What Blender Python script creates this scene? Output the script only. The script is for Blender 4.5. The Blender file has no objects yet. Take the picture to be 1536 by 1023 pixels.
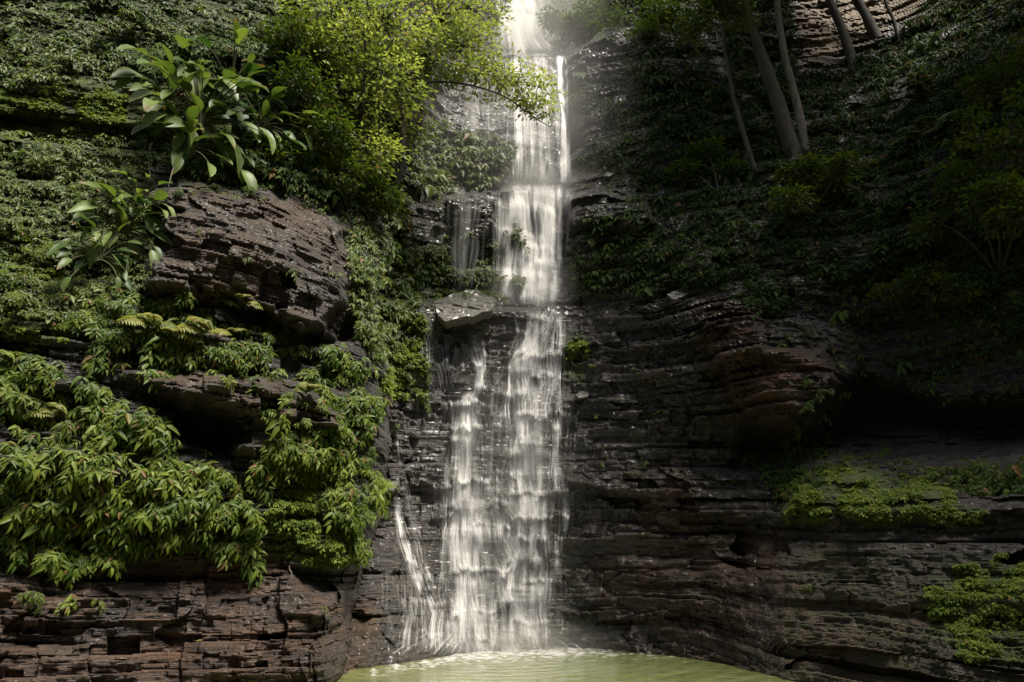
import bpy, math
import numpy as np

rng = np.random.default_rng(11)
C = bpy.context.scene.collection
SC = bpy.context.scene

# ------------------------------------------------------------------ camera model
TH = math.radians(18.0)
CT, ST = math.cos(TH), math.sin(TH)
F, CX, CY, CAMZ = 1024.0, 768.0, 511.5, 1.7


def ray(u, v):
    a = (np.asarray(u, float) - CX) / F
    b = (CY - np.asarray(v, float)) / F
    y = CT - b * ST
    return a / y, (ST + b * CT) / y


def P(u, v, Y):
    rx, rz = ray(u, v)
    Y = np.asarray(Y, float)
    return np.stack([rx * Y, Y + 0 * rx, CAMZ + rz * Y], -1)


def norm(a):
    return a / np.maximum(np.linalg.norm(a, axis=-1, keepdims=True), 1e-9)


# ------------------------------------------------------------------ noise
def _h(ix, iy, iz, seed):
    n = (ix.astype(np.int64) * 73856093) ^ (iy.astype(np.int64) * 19349663) ^ (iz.astype(np.int64) * 83492791) ^ (seed * 2654435)
    n = n & 0xFFFFFFFF
    n = ((n ^ (n >> 15)) * 2246822519) & 0xFFFFFFFF
    n = ((n ^ (n >> 13)) * 3266489917) & 0xFFFFFFFF
    n = n ^ (n >> 16)
    return n / 4294967295.0


def vn(x, y, z, seed=0):
    x, y, z = np.broadcast_arrays(np.asarray(x, float), np.asarray(y, float), np.asarray(z, float))
    ix, iy, iz = np.floor(x), np.floor(y), np.floor(z)
    fx, fy, fz = x - ix, y - iy, z - iz
    fx, fy, fz = [f * f * (3 - 2 * f) for f in (fx, fy, fz)]
    r = 0
    for dx in (0, 1):
        wx = fx if dx else 1 - fx
        for dy in (0, 1):
            wy = fy if dy else 1 - fy
            for dz in (0, 1):
                wz = fz if dz else 1 - fz
                r = r + wx * wy * wz * _h(ix + dx, iy + dy, iz + dz, seed)
    return r * 2 - 1


def fbm(x, y, z, o=4, seed=0):
    r, a, s = 0, 1.0, 0.0
    for k in range(o):
        r = r + a * vn(x * 2 ** k, y * 2 ** k, z * 2 ** k, seed + k)
        s += a
        a *= 0.5
    return r / s


def sstep(a, b, x):
    t = np.clip((x - a) / (b - a), 0, 1)
    return t * t * (3 - 2 * t)


def inside(poly, u, v):
    u = np.asarray(u, float)
    v = np.asarray(v, float)
    r = np.zeros(np.broadcast(u, v).shape, bool)
    n = len(poly)
    for i in range(n):
        x0, y0 = poly[i]
        x1, y1 = poly[(i + 1) % n]
        if y0 == y1:
            continue
        c = ((y0 > v) != (y1 > v)) & (u < (x1 - x0) * (v - y0) / (y1 - y0) + x0)
        r ^= c
    return r


def polydist(poly, u, v):
    """signed distance in pixels, positive inside"""
    u = np.asarray(u, float)
    v = np.asarray(v, float)
    d = np.full(np.broadcast(u, v).shape, 1e9)
    n = len(poly)
    for i in range(n):
        x0, y0 = poly[i]
        x1, y1 = poly[(i + 1) % n]
        dx, dy = x1 - x0, y1 - y0
        t = np.clip(((u - x0) * dx + (v - y0) * dy) / (dx * dx + dy * dy + 1e-9), 0, 1)
        d = np.minimum(d, np.hypot(u - x0 - t * dx, v - y0 - t * dy))
    return np.where(inside(poly, u, v), d, -d)


# ------------------------------------------------------------------ object helpers
def tag(o, label=None, cat=None, group=None, kind=None):
    if label:
        o['label'] = label
    if cat:
        o['category'] = cat
    if group:
        o['group'] = group
    if kind:
        o['kind'] = kind
    return o


def build(name, V, quads=None, tris=None, mat=None, parent=None, origin=None, attrs=None, smooth=True):
    V = np.asarray(V, np.float32).reshape(-1, 3)
    if origin is not None:
        V = V - np.asarray(origin, np.float32)
    me = bpy.data.meshes.new(name)
    me.vertices.add(len(V))
    me.vertices.foreach_set('co', V.ravel())
    parts, tot = [], []
    if tris is not None and len(tris):
        parts.append(np.asarray(tris, np.int32).ravel())
        tot.append(np.full(len(tris), 3, np.int32))
    if quads is not None and len(quads):
        parts.append(np.asarray(quads, np.int32).ravel())
        tot.append(np.full(len(quads), 4, np.int32))
    lv = np.concatenate(parts)
    lt = np.concatenate(tot)
    me.loops.add(len(lv))
    me.loops.foreach_set('vertex_index', lv)
    me.polygons.add(len(lt))
    ls = np.concatenate([[0], np.cumsum(lt)[:-1]]).astype(np.int32)
    me.polygons.foreach_set('loop_start', ls)
    me.polygons.foreach_set('loop_total', lt)
    me.polygons.foreach_set('use_smooth', np.full(len(lt), smooth, bool))
    for k, a in (attrs or {}).items():
        at = me.attributes.new(k, 'FLOAT', 'POINT')
        at.data.foreach_set('value', np.asarray(a, np.float32).ravel())
    me.update(calc_edges=True)
    me.validate()
    if mat:
        me.materials.append(mat)
    o = bpy.data.objects.new(name, me)
    C.objects.link(o)
    if parent is not None:
        o.parent = parent
    elif origin is not None:
        o.location = [float(c) for c in origin]
    return o


def empty(name, loc):
    o = bpy.data.objects.new(name, None)
    C.objects.link(o)
    o.location = [float(c) for c in loc]
    o.empty_display_size = 0.2
    return o


# ------------------------------------------------------------------ materials
def mat(name):
    m = bpy.data.materials.new(name)
    m.use_nodes = True
    nt = m.node_tree
    nt.nodes.clear()
    return m, nt, nt.nodes, nt.links


def N(nt, t, **kw):
    n = nt.nodes.new(t)
    for k, v in kw.items():
        if k in n.inputs.keys():
            n.inputs[k].default_value = v
        else:
            setattr(n, k, v)
    return n


def mixc(nt, fac, a, b, bt='MIX'):
    m = nt.nodes.new('ShaderNodeMix')
    m.data_type = 'RGBA'
    m.blend_type = bt
    for i, s in ((0, fac), (6, a), (7, b)):
        if isinstance(s, (int, float)):
            m.inputs[i].default_value = s
        elif isinstance(s, tuple):
            m.inputs[i].default_value = (*s, 1)
        else:
            nt.links.new(s, m.inputs[i])
    return m.outputs[2]


def math_(nt, op, a, b=0.0, clamp=False):
    m = nt.nodes.new('ShaderNodeMath')
    m.operation = op
    m.use_clamp = clamp
    for i, s in ((0, a), (1, b)):
        if isinstance(s, (int, float)):
            m.inputs[i].default_value = s
        else:
            nt.links.new(s, m.inputs[i])
    return m.outputs[0]


def maprange(nt, x, a, b, c=0.0, d=1.0):
    m = nt.nodes.new('ShaderNodeMapRange')
    nt.links.new(x, m.inputs[0])
    for i, s in enumerate((a, b, c, d)):
        m.inputs[i + 1].default_value = s
    return m.outputs[0]


def noise(nt, vec, scale, detail=5, rough=0.6):
    n = N(nt, 'ShaderNodeTexNoise', Scale=scale, Detail=detail, Roughness=rough)
    nt.links.new(vec, n.inputs['Vector'])
    return n.outputs['Fac']


def attr(nt, name):
    n = nt.nodes.new('ShaderNodeAttribute')
    n.attribute_name = name
    return n.outputs['Fac']


def stretch(nt, vec, s):
    m = nt.nodes.new('ShaderNodeMapping')
    m.inputs['Scale'].default_value = s
    nt.links.new(vec, m.inputs['Vector'])
    return m.outputs['Vector']


def rock_material():
    m, nt, nd, ln = mat('wet_layered_rock')
    geo = nd.new('ShaderNodeNewGeometry')
    pos = geo.outputs['Position']
    s1 = noise(nt, stretch(nt, pos, (0.9, 0.9, 7.0)), 1.0, 8, 0.65)
    s2 = noise(nt, stretch(nt, pos, (2.4, 2.4, 34.0)), 1.0, 6, 0.65)
    s3 = noise(nt, pos, 9.0, 6, 0.7)
    big = noise(nt, pos, 0.7, 4, 0.6)
    f = maprange(nt, s1, 0.36, 0.66)
    col = mixc(nt, f, (0.014, 0.012, 0.010), (0.080, 0.066, 0.054))
    col = mixc(nt, math_(nt, 'MULTIPLY', maprange(nt, s2, 0.52, 0.38), .7), col, (0.010, 0.009, 0.008))
    col = mixc(nt, maprange(nt, s3, 0.52, 0.72), col, (0.13, 0.11, 0.092))
    wcol = mixc(nt, f, (0.034, 0.017, 0.009), (0.14, 0.072, 0.036))
    warm = math_(nt, 'MULTIPLY', attr(nt, 'warm'), maprange(nt, big, 0.32, 0.6), True)
    col = mixc(nt, warm, col, wcol)
    pale = attr(nt, 'pale')
    col = mixc(nt, pale, col, mixc(nt, attr(nt, 'warm'), mixc(nt, s3, (0.12, 0.11, 0.09), (0.30, 0.28, 0.24)), mixc(nt, s3, (0.16, 0.10, 0.04), (0.40, 0.29, 0.14))))  # tan pair also carries the sunlit tone painted on the upper right slope
    moss_n = noise(nt, pos, 6.0, 6, 0.7)
    mossc = mixc(nt, maprange(nt, noise(nt, pos, 22.0, 4, 0.7), 0.35, 0.65), (0.018, 0.028, 0.005), (0.085, 0.115, 0.018))
    mf = math_(nt, 'ADD', math_(nt, 'MULTIPLY', attr(nt, 'moss'), 1.7), math_(nt, 'MULTIPLY', moss_n, 1.0))
    mf = maprange(nt, mf, 0.95, 1.35)
    col = mixc(nt, mf, col, mossc)
    b = N(nt, 'ShaderNodeBsdfPrincipled')
    b.inputs['Specular IOR Level'].default_value = 0.6
    ln.new(col, b.inputs['Base Color'])
    wet = attr(nt, 'wet')
    r = math_(nt, 'SUBTRACT', 0.60, math_(nt, 'MULTIPLY', wet, 0.40))
    r = math_(nt, 'ADD', r, math_(nt, 'MULTIPLY', math_(nt, 'SUBTRACT', s3, 0.5), 0.25))
    r = math_(nt, 'ADD', r, math_(nt, 'MULTIPLY', mf, 0.3), True)
    ln.new(r, b.inputs['Roughness'])
    hsum = math_(nt, 'ADD', math_(nt, 'MULTIPLY', s1, 0.6), math_(nt, 'MULTIPLY', s2, 0.8))
    hsum = math_(nt, 'ADD', hsum, math_(nt, 'MULTIPLY', s3, 0.35))
    b.inputs['Coat Roughness'].default_value = 0.26
    ln.new(math_(nt, 'MULTIPLY', math_(nt, 'MULTIPLY', wet, .45), math_(nt, 'SUBTRACT', 1.0, mf)), b.inputs['Coat Weight'])
    bp = N(nt, 'ShaderNodeBump', Strength=1.0, Distance=0.2)
    ln.new(hsum, bp.inputs['Height'])
    ln.new(bp.outputs[0], b.inputs['Normal'])
    o = nd.new('ShaderNodeOutputMaterial')
    ln.new(b.outputs[0], o.inputs[0])
    return m


def leaf_material(name, a, bcol, rough=0.42, trans=0.3, spec=0.3, brown=(0.16, 0.085, 0.035)):
    m, nt, nd, ln = mat(name)
    geo = nd.new('ShaderNodeNewGeometry')
    col = mixc(nt, attr(nt, 'tint'), a, bcol)
    n = noise(nt, geo.outputs['Position'], 14.0, 3, 0.6)
    col = mixc(nt, math_(nt, 'MULTIPLY', maprange(nt, n, 0.4, 0.7), 0.35), col, tuple(c * 0.45 for c in a))
    col = mixc(nt, attr(nt, 'brown'), col, brown)
    b = N(nt, 'ShaderNodeBsdfPrincipled', Roughness=rough)
    b.inputs['Specular IOR Level'].default_value = spec
    ln.new(col, b.inputs['Base Color'])
    t = nd.new('ShaderNodeBsdfTranslucent')
    ln.new(mixc(nt, 1.0, col, (1.6, 1.7, 0.7), 'MULTIPLY'), t.inputs[0])
    mx = nd.new('ShaderNodeMixShader')
    mx.inputs[0].default_value = trans
    ln.new(b.outputs[0], mx.inputs[1])
    ln.new(t.outputs[0], mx.inputs[2])
    o = nd.new('ShaderNodeOutputMaterial')
    ln.new(mx.outputs[0], o.inputs[0])
    return m


def bark_material(name, a, bcol):
    m, nt, nd, ln = mat(name)
    geo = nd.new('ShaderNodeNewGeometry')
    s = noise(nt, stretch(nt, geo.outputs['Position'], (14, 14, 2.2)), 1.0, 6, 0.7)
    g = noise(nt, geo.outputs['Position'], 2.5, 4, 0.6)
    col = mixc(nt, maprange(nt, s, 0.35, 0.68), a, bcol)
    col = mixc(nt, math_(nt, 'MULTIPLY', maprange(nt, g, 0.5, 0.7), 0.5), col, (0.05, 0.07, 0.02))
    b = N(nt, 'ShaderNodeBsdfPrincipled', Roughness=0.85)
    ln.new(col, b.inputs['Base Color'])
    bp = N(nt, 'ShaderNodeBump', Strength=0.8, Distance=0.03)
    ln.new(s, bp.inputs['Height'])
    ln.new(bp.outputs[0], b.inputs['Normal'])
    o = nd.new('ShaderNodeOutputMaterial')
    ln.new(b.outputs[0], o.inputs[0])
    return m


def falling_water_material():
    m, nt, nd, ln = mat('falling_white_water')
    d = N(nt, 'ShaderNodeBsdfDiffuse')
    d.inputs[0].default_value = (0.80, 0.785, 0.75, 1)
    t = nd.new('ShaderNodeBsdfTranslucent')
    t.inputs[0].default_value = (0.88, 0.87, 0.84, 1)
    mx = nd.new('ShaderNodeMixShader')
    mx.inputs[0].default_value = 0.25
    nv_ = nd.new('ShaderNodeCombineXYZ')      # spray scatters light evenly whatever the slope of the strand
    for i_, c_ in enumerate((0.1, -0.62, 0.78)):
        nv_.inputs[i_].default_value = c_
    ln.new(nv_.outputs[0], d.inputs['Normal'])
    ln.new(d.outputs[0], mx.inputs[1])
    ln.new(t.outputs[0], mx.inputs[2])
    tr = nd.new('ShaderNodeBsdfTransparent')
    ma = nd.new('ShaderNodeMixShader')
    ln.new(attr(nt, 'alpha'), ma.inputs[0])
    ln.new(tr.outputs[0], ma.inputs[1])
    ln.new(mx.outputs[0], ma.inputs[2])
    o = nd.new('ShaderNodeOutputMaterial')
    ln.new(ma.outputs[0], o.inputs[0])
    return m


def pool_material():
    m, nt, nd, ln = mat('murky_olive_water')
    geo = nd.new('ShaderNodeNewGeometry')
    pos = geo.outputs['Position']
    n = noise(nt, pos, 0.8, 4, 0.6)
    col = mixc(nt, maprange(nt, n, 0.35, 0.65), (0.10, 0.113, 0.036), (0.145, 0.155, 0.062))
    b = N(nt, 'ShaderNodeBsdfPrincipled', Roughness=0.07, IOR=1.33)
    ln.new(col, b.inputs['Base Color'])
    h = math_(nt, 'ADD', math_(nt, 'MULTIPLY', noise(nt, pos, 2.2, 3, 0.5), 0.6), math_(nt, 'MULTIPLY', noise(nt, pos, 11.0, 3, 0.6), 0.25))
    mp = nd.new('ShaderNodeMapping')
    mp.inputs['Location'].default_value = (0.4, -14.9, 0)
    ln.new(pos, mp.inputs['Vector'])
    wv = N(nt, 'ShaderNodeTexWave', Scale=0.9, Distortion=3.5, Detail=3.0)
    wv.wave_type = 'RINGS'
    wv.rings_direction = 'SPHERICAL'
    ln.new(mp.outputs[0], wv.inputs['Vector'])
    h = math_(nt, 'ADD', h, math_(nt, 'MULTIPLY', wv.outputs['Fac'], .09))
    bp = N(nt, 'ShaderNodeBump', Strength=0.7, Distance=0.16)
    ln.new(h, bp.inputs['Height'])
    ln.new(bp.outputs[0], b.inputs['Normal'])
    o = nd.new('ShaderNodeOutputMaterial')
    ln.new(b.outputs[0], o.inputs[0])
    return m


def mist_material(name, dens, aniso=0.2):
    m, nt, nd, ln = mat(name)
    tc = nd.new('ShaderNodeTexCoord')
    mp = nd.new('ShaderNodeMapping')
    mp.inputs['Location'].default_value = (-1, -1, -1)
    mp.inputs['Scale'].default_value = (2, 2, 2)
    ln.new(tc.outputs['Generated'], mp.inputs['Vector'])
    g = nd.new('ShaderNodeTexGradient')
    g.gradient_type = 'SPHERICAL'
    ln.new(mp.outputs[0], g.inputs[0])
    n = noise(nt, tc.outputs['Generated'], 3.5, 2, 0.6)
    f = math_(nt, 'MULTIPLY', math_(nt, 'POWER', g.outputs['Fac'], 1.3), maprange(nt, n, .25, .7, .3, 1.3))
    v = N(nt, 'ShaderNodeVolumePrincipled', Anisotropy=aniso)
    ln.new(math_(nt, 'MULTIPLY', f, dens), v.inputs['Density'])
    v.inputs['Color'].default_value = (0.99, 0.975, 0.93, 1)
    o = nd.new('ShaderNodeOutputMaterial')
    ln.new(v.outputs[0], o.inputs['Volume'])
    return m


def soil_material():
    m, nt, nd, ln = mat('forest_soil')
    geo = nd.new('ShaderNodeNewGeometry')
    n = noise(nt, geo.outputs['Position'], 1.4, 6, 0.65)
    b = N(nt, 'ShaderNodeBsdfPrincipled', Roughness=0.95)
    ln.new(mixc(nt, maprange(nt, n, 0.35, 0.65), (0.03, 0.035, 0.012), (0.07, 0.055, 0.03)), b.inputs['Base Color'])
    o = nd.new('ShaderNodeOutputMaterial')
    ln.new(b.outputs[0], o.inputs[0])
    return m


M_ROCK = rock_material()
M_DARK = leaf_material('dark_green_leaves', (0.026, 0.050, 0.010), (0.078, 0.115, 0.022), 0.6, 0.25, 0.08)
M_SHADE = leaf_material('shade_darkened_leaves', (0.016, 0.032, 0.008), (0.05, 0.078, 0.016), 0.6, 0.22, 0.08)  # darker copy of the green leaves, gloom of the right side put into colour
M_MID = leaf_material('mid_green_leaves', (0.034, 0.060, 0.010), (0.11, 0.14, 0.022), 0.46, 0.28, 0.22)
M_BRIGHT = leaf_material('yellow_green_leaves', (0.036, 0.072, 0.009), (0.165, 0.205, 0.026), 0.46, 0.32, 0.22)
M_FERN = leaf_material('fern_fronds', (0.10, 0.13, 0.02), (0.24, 0.23, 0.035), 0.5, 0.35)
M_BROAD = leaf_material('broad_glossy_leaves', (0.028, 0.062, 0.012), (0.16, 0.21, 0.055), 0.45, 0.25, 0.25)
M_TREE = leaf_material('sunlit_tree_leaves', (0.07, 0.10, 0.028), (0.28, 0.31, 0.10), 0.42, 0.45)
M_MOSS = leaf_material('moss_tufts', (0.065, 0.105, 0.010), (0.18, 0.22, 0.022), 0.7, 0.3)
M_BARK = bark_material('brown_bark', (0.016, 0.012, 0.009), (0.065, 0.05, 0.035))
M_PALEBARK = bark_material('pale_bark', (0.06, 0.05, 0.035), (0.18, 0.15, 0.10))
M_STEM = bark_material('green_stems', (0.035, 0.04, 0.012), (0.09, 0.08, 0.03))
M_WATER = falling_water_material()
M_POOL = pool_material()
M_SOIL = soil_material()

# ------------------------------------------------------------------ the gorge: control points give the depth of the walls
STEP = 2
US = np.arange(-300, 1840, STEP, dtype=float)
VS = np.arange(-300, 1076, STEP, dtype=float)
U, V = np.meshgrid(US, VS)


def rbf(pts, u, v):
    p = np.array(pts, float)
    n = len(p)
    s = 1 / 400.0
    A = np.hypot(p[:, None, 0] - p[None, :, 0], p[:, None, 1] - p[None, :, 1]) * s
    Q = np.c_[np.ones(n), p[:, 0] * s, p[:, 1] * s]
    K = np.block([[A, Q], [Q.T, np.zeros((3, 3))]])
    w = np.linalg.solve(K, np.r_[p[:, 2], 0, 0, 0])
    r = w[n] + w[n + 1] * u * s + w[n + 2] * v * s
    for i in range(n):
        r = r + w[i] * np.sqrt((u - p[i, 0]) ** 2 + (v - p[i, 1]) ** 2 + 400) * s
    return r


def shoreY(v):
    return -CAMZ / ray(0, v)[1]


LEFT = [(-300, 1060, 7.4), (0, 1023, 8.8), (250, 1000, 9.9), (420, 1000, 10.6), (520, 1005, 10.9), (565, 1040, 10.9),
        (-300, 700, 8.0), (0, 700, 8.8), (250, 720, 9.6), (400, 720, 10.5), (540, 720, 11.9),
        (0, 850, 9.1), (250, 850, 10.1), (430, 850, 11.1),
        (-300, 400, 9.0), (0, 400, 9.7), (250, 380, 10.6), (400, 380, 11.2), (560, 400, 13.0), (100, 540, 9.4), (400, 560, 10.9),
        (-300, 100, 10.4), (0, 100, 11.0), (250, 150, 11.5), (450, 150, 12.6), (600, 150, 14.6),
        (-300, -300, 12.5), (100, -300, 13.5), (400, -300, 14.8), (680, -300, 17), (680, 20, 16.2), (620, 270, 15.2)]
BACK = [(600, 1000, shoreY(998)), (700, 980, shoreY(979)), (800, 975, shoreY(974)), (900, 973, shoreY(973)),
        (600, 850, 14.6), (700, 850, 15.5), (850, 850, 15.6), (600, 700, 15.3), (700, 700, 15.9), (850, 700, 16.0),
        (600, 520, 15.4), (720, 540, 16.2), (850, 540, 16.4), (600, 330, 16.0), (720, 380, 16.8), (850, 400, 17.0),
        (620, 180, 17.0), (740, 180, 17.9), (850, 180, 18.2), (650, 20, 18.2), (760, 30, 20.5), (850, 30, 21.0),
        (700, -250, 24), (850, -250, 27), (1000, -250, 28), (900, 0, 24)]
RIGHT = [(860, 90, 20.2), (860, 250, 19.4), (860, 310, 17.4), (860, 450, 17.0), (860, 600, 16.3), (860, 800, 15.6), (880, 972, shoreY(973)),
         (1000, 100, 18.4), (1000, 270, 16.9), (980, 330, 16.2), (1000, 450, 15.4), (1000, 650, 15.1), (1000, 800, 14.6), (1010, 982, shoreY(982)),
         (1100, 996, shoreY(997)), (1175, 1018, shoreY(1019)),
         (1060, 480, 14.5), (1090, 640, 14.9), (1120, 520, 13.95), (1180, 600, 13.35), (1240, 560, 13.2), (1150, 690, 14.4), (1150, 800, 13.2), (1150, 920, 12.3),
         (1300, 500, 14.2), (1300, 640, 13.6), (1300, 700, 12.5), (1300, 770, 11.2), (1300, 900, 10.8), (1300, 1023, 10.3),
         (1536, 500, 11.6), (1536, 640, 11.4), (1536, 710, 10.0), (1536, 780, 9.5), (1536, 1000, 8.7), (1840, 560, 9.3), (1840, 800, 7.8), (1840, 1060, 7.0),
         (1180, 330, 14.6), (1200, 240, 15.2), (1400, 240, 13.0), (1536, 220, 11.6), (1840, 220, 9.4), (1400, 380, 13.0), (1536, 380, 11.4),
         (1150, 90, 19.5), (1250, 60, 19.5), (1350, 40, 18.5), (1450, 60, 15.5), (1560, 40, 13.8), (1840, 40, 11),
         (1100, -250, 24), (1300, -280, 24), (1500, -250, 17), (1840, -280, 13), (930, -200, 23)]

vl = [-300, 0, 100, 200, 300, 400, 460, 520, 600, 700, 780, 850, 900, 960, 1010, 1080]
ul = [690, 700, 665, 622, 596, 580, 560, 578, 588, 580, 562, 545, 535, 522, 512, 470]
vr = [-300, -60, 0, 40, 62, 84, 250, 285, 330, 1080]
ur = [960, 925, 912, 908, 880, 846, 852, 842, 846, 846]
wob = 10 * fbm(V / 40.0, 0 * V, U / 90.0, 3, 5)
UL = np.interp(V, vl, ul) + wob
UR = np.interp(V, vr, ur) + 0.5 * wob

Yl = rbf(LEFT, U, V)
e = np.clip((U - (UL - 55)) / 55, 0, 1)
Yl = Yl + 1.3 * (1 - np.sqrt(np.maximum(1 - e * e, 0)))
Yb = rbf(BACK, U, V)
# three tiers behind the falls: above every ledge line the wall stands farther back
led1 = np.interp(U, [560, 640, 700, 745, 860], [452, 452, 440, 466, 456]) + 3 * vn(U / 14, V * 0, V * 0, 3)
led2 = np.interp(U, [560, 660, 690, 750, 800, 860], [330, 300, 292, 286, 279, 272]) + 3 * vn(U / 12, V * 0, V * 0, 4)
led3 = np.interp(U, [640, 720, 760, 850, 930], [40, 70, 80, 82, 60]) + 2 * vn(U / 12, V * 0, V * 0, 6)
Yb = Yb + 0.55 * (1 - sstep(led1 - 5, led1 + 5, V)) + 1.1 * (1 - sstep(led2 - 5, led2 + 5, V)) * sstep(600, 680, U)
Yb = Yb + 2.5 * (1 - sstep(led3 - 4, led3 + 4, V)) + 5.0 * sstep(800, 860, U) * (1 - sstep(30, 76, V))
Yr = rbf(RIGHT, U, V)
er = np.clip((UR + 40 - U) / 40, 0, 1) * (1 - sstep(320, 440, V))
Yr = Yr + 0.9 * (1 - np.sqrt(np.maximum(1 - er * er, 0)))
br = sstep(-1, 1, (U - UR) / 2)
soft = sstep(-60, 60, U - UR)
br = np.where(V < 300, br, np.where(V > 460, soft, br + (soft - br) * sstep(300, 460, V)))
Y0 = Yb + (Yr - Yb) * br
isL = U < UL
Y0 = np.where(isL, Yl, Y0)

# hand-placed outcrops, hollows and boulders (pixel outlines, push towards the viewer in metres)
OUT1 = [(225, 275), (300, 268), (400, 285), (480, 318), (528, 335), (526, 400), (515, 452), (490, 500), (440, 492), (385, 462), (300, 448), (215, 432), (235, 360)]
OUT2 = [(196, 560), (250, 552), (330, 556), (400, 570), (470, 586), (515, 620), (520, 652), (450, 640), (380, 628), (330, 612), (262, 596)]
HOL1 = [(330, 455), (392, 466), (445, 496), (500, 505), (528, 460), (540, 500), (520, 525), (430, 515), (370, 490)]
HOL2 = [(205, 585), (262, 600), (330, 616), (372, 632), (345, 690), (290, 680), (245, 645)]
HOL3 = [(420, 850), (545, 840), (560, 900), (545, 960), (500, 1000), (470, 960), (495, 905), (440, 885)]
BOUL = [(300, 900), (380, 860), (450, 880), (500, 905), (500, 940), (470, 985), (420, 1040), (300, 1080), (200, 1080)]
FALLROCK = [(842, 290), (880, 279), (930, 284), (968, 298), (985, 330), (960, 352), (900, 345), (850, 340)]
LEFTROCK = [(672, 300), (700, 292), (745, 296), (752, 330), (742, 360), (700, 366), (672, 345)]
BRICK = [(1048, 480), (1100, 455), (1140, 470), (1150, 520), (1240, 522), (1262, 560), (1240, 600), (1190, 640), (1120, 640), (1096, 600), (1080, 560), (1060, 530)]
CAVE = [(1110, 640), (1200, 640), (1290, 560), (1420, 600), (1540, 600), (1640, 600), (1640, 690), (1500, 690), (1400, 680), (1240, 690), (1150, 700), (1100, 690)]
MOSSLEDGE = [(1160, 760), (1200, 715), (1280, 700), (1380, 725), (1500, 745), (1600, 745), (1600, 775), (1400, 785), (1160, 785)]
SHELF = [(850, 716), (950, 712), (1100, 705), (1170, 715), (1160, 790), (1050, 785), (900, 745), (850, 730)]


def bump(Y, poly, amp, soft, jit=8):
    ju = U + jit * fbm(U / 30, V / 30, 0 * U, 3, 21)
    jv = V + jit * 0.6 * fbm(U / 30, V / 30, 0 * U + 7, 3, 22)
    d = polydist(poly, ju, jv)
    return Y - amp * sstep(-soft * 0.3, soft, d)


# the stair of ledges the cascade falls over: the wall leans back under each lip
LIPS = np.array([440, 472, 530, 560, 618, 652, 735, 768, 802, 870, 930, 975, 1080], float)
cell = np.floor(U / 34 + 1.1 * vn(U / 26, V / 70, 0 * U, 15))
vv = V + (_h(cell, 0 * cell, 0 * cell, 16) - .5) * 62 + 9 * fbm(U / 12, V / 25, 0 * U, 3, 17)
kk = np.clip(np.searchsorted(LIPS, vv) - 1, 0, len(LIPS) - 2)
fr = np.clip((vv - LIPS[kk]) / (LIPS[kk + 1] - LIPS[kk]), 0, 1)
casc = sstep(575, 640, U) * (1 - sstep(850, 1100, U) * .75) * sstep(450, 475, V) * (~isL)
Y0 = Y0 + casc * (.22 * (fr - .5) - .04 * np.exp(-fr * 18)) * (.6 + .8 * _h(cell, kk, 0 * kk, 18))
Y0 = bump(Y0, OUT1, 0.55, 22, 22)
Y0 = bump(Y0, OUT2, 0.55, 16, 16)
Y0 = bump(Y0, HOL1, -0.9, 25)
Y0 = bump(Y0, HOL2, -1.2, 25)
Y0 = bump(Y0, HOL3, -0.5, 40)
Y0 = bump(Y0, BOUL, 0.3, 70)
Y0 = bump(Y0, FALLROCK, 0.55, 16)
Y0 = bump(Y0, LEFTROCK, 0.6, 20)
Y0 = bump(Y0, BRICK, 0.38, 14)
Y0 = bump(Y0, CAVE, -1.6, 50)
Y0 = bump(Y0, MOSSLEDGE, 0.35, 25)
Y0 = bump(Y0, SHELF, 0.25, 20)

PX = P(U, V, Y0)
X_, Y_, Z_ = PX[..., 0], PX[..., 1], PX[..., 2]
Zw = Z_ + 0.20 * vn(X_ * 0.35, Y_ * 0.35, Z_ * 0.3, 31) + 0.05 * vn(X_ * 1.1, Y_ * 1.1, Z_ * 0.9, 32) + 0.012 * vn(X_ * 4, Y_ * 4, Z_ * 3, 33) + 0.05 * X_


def beds(T, amp, Wj, seed, crev):
    t = Zw / T
    t = t + 0.35 * vn(t * 0.5, 0 * t, 0 * t, seed)
    k = np.floor(t)
    f = t - k
    hk = _h(k, 0 * k, 0 * k + 1, seed)
    s = X_ + 0.55 * Y_
    wj = Wj * (0.5 + hk)
    js = s / wj + 7 * hk + 0.25 * vn(Zw * 3, s * 0.5, 0 * s, seed + 3)
    j = np.floor(js)
    g = js - j
    pr = _h(k, j, 0 * k + 2, seed)
    pr2 = _h(k, 0 * j, 0 * k + 3, seed)
    ed = np.minimum(f, 1 - f)
    ej = np.minimum(g, 1 - g) * wj / T
    d = amp * (0.9 * pr + 0.5 * pr2 - 0.7) - amp * .6 * (pr < .06)
    crev = crev * np.clip(.7 + 1.5 * vn(s * 1.4 / Wj, k * 3.7, 0 * k, seed + 5), 0, 2)
    d = d - crev * np.clip(1 - ed / 0.13, 0, 1) ** 1.5 - crev * 0.6 * np.clip(1 - ej / 0.10, 0, 1) ** 1.5
    d = d + amp * 0.25 * (f - 0.5)           # each bed slightly overhangs at its top
    return d


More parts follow.
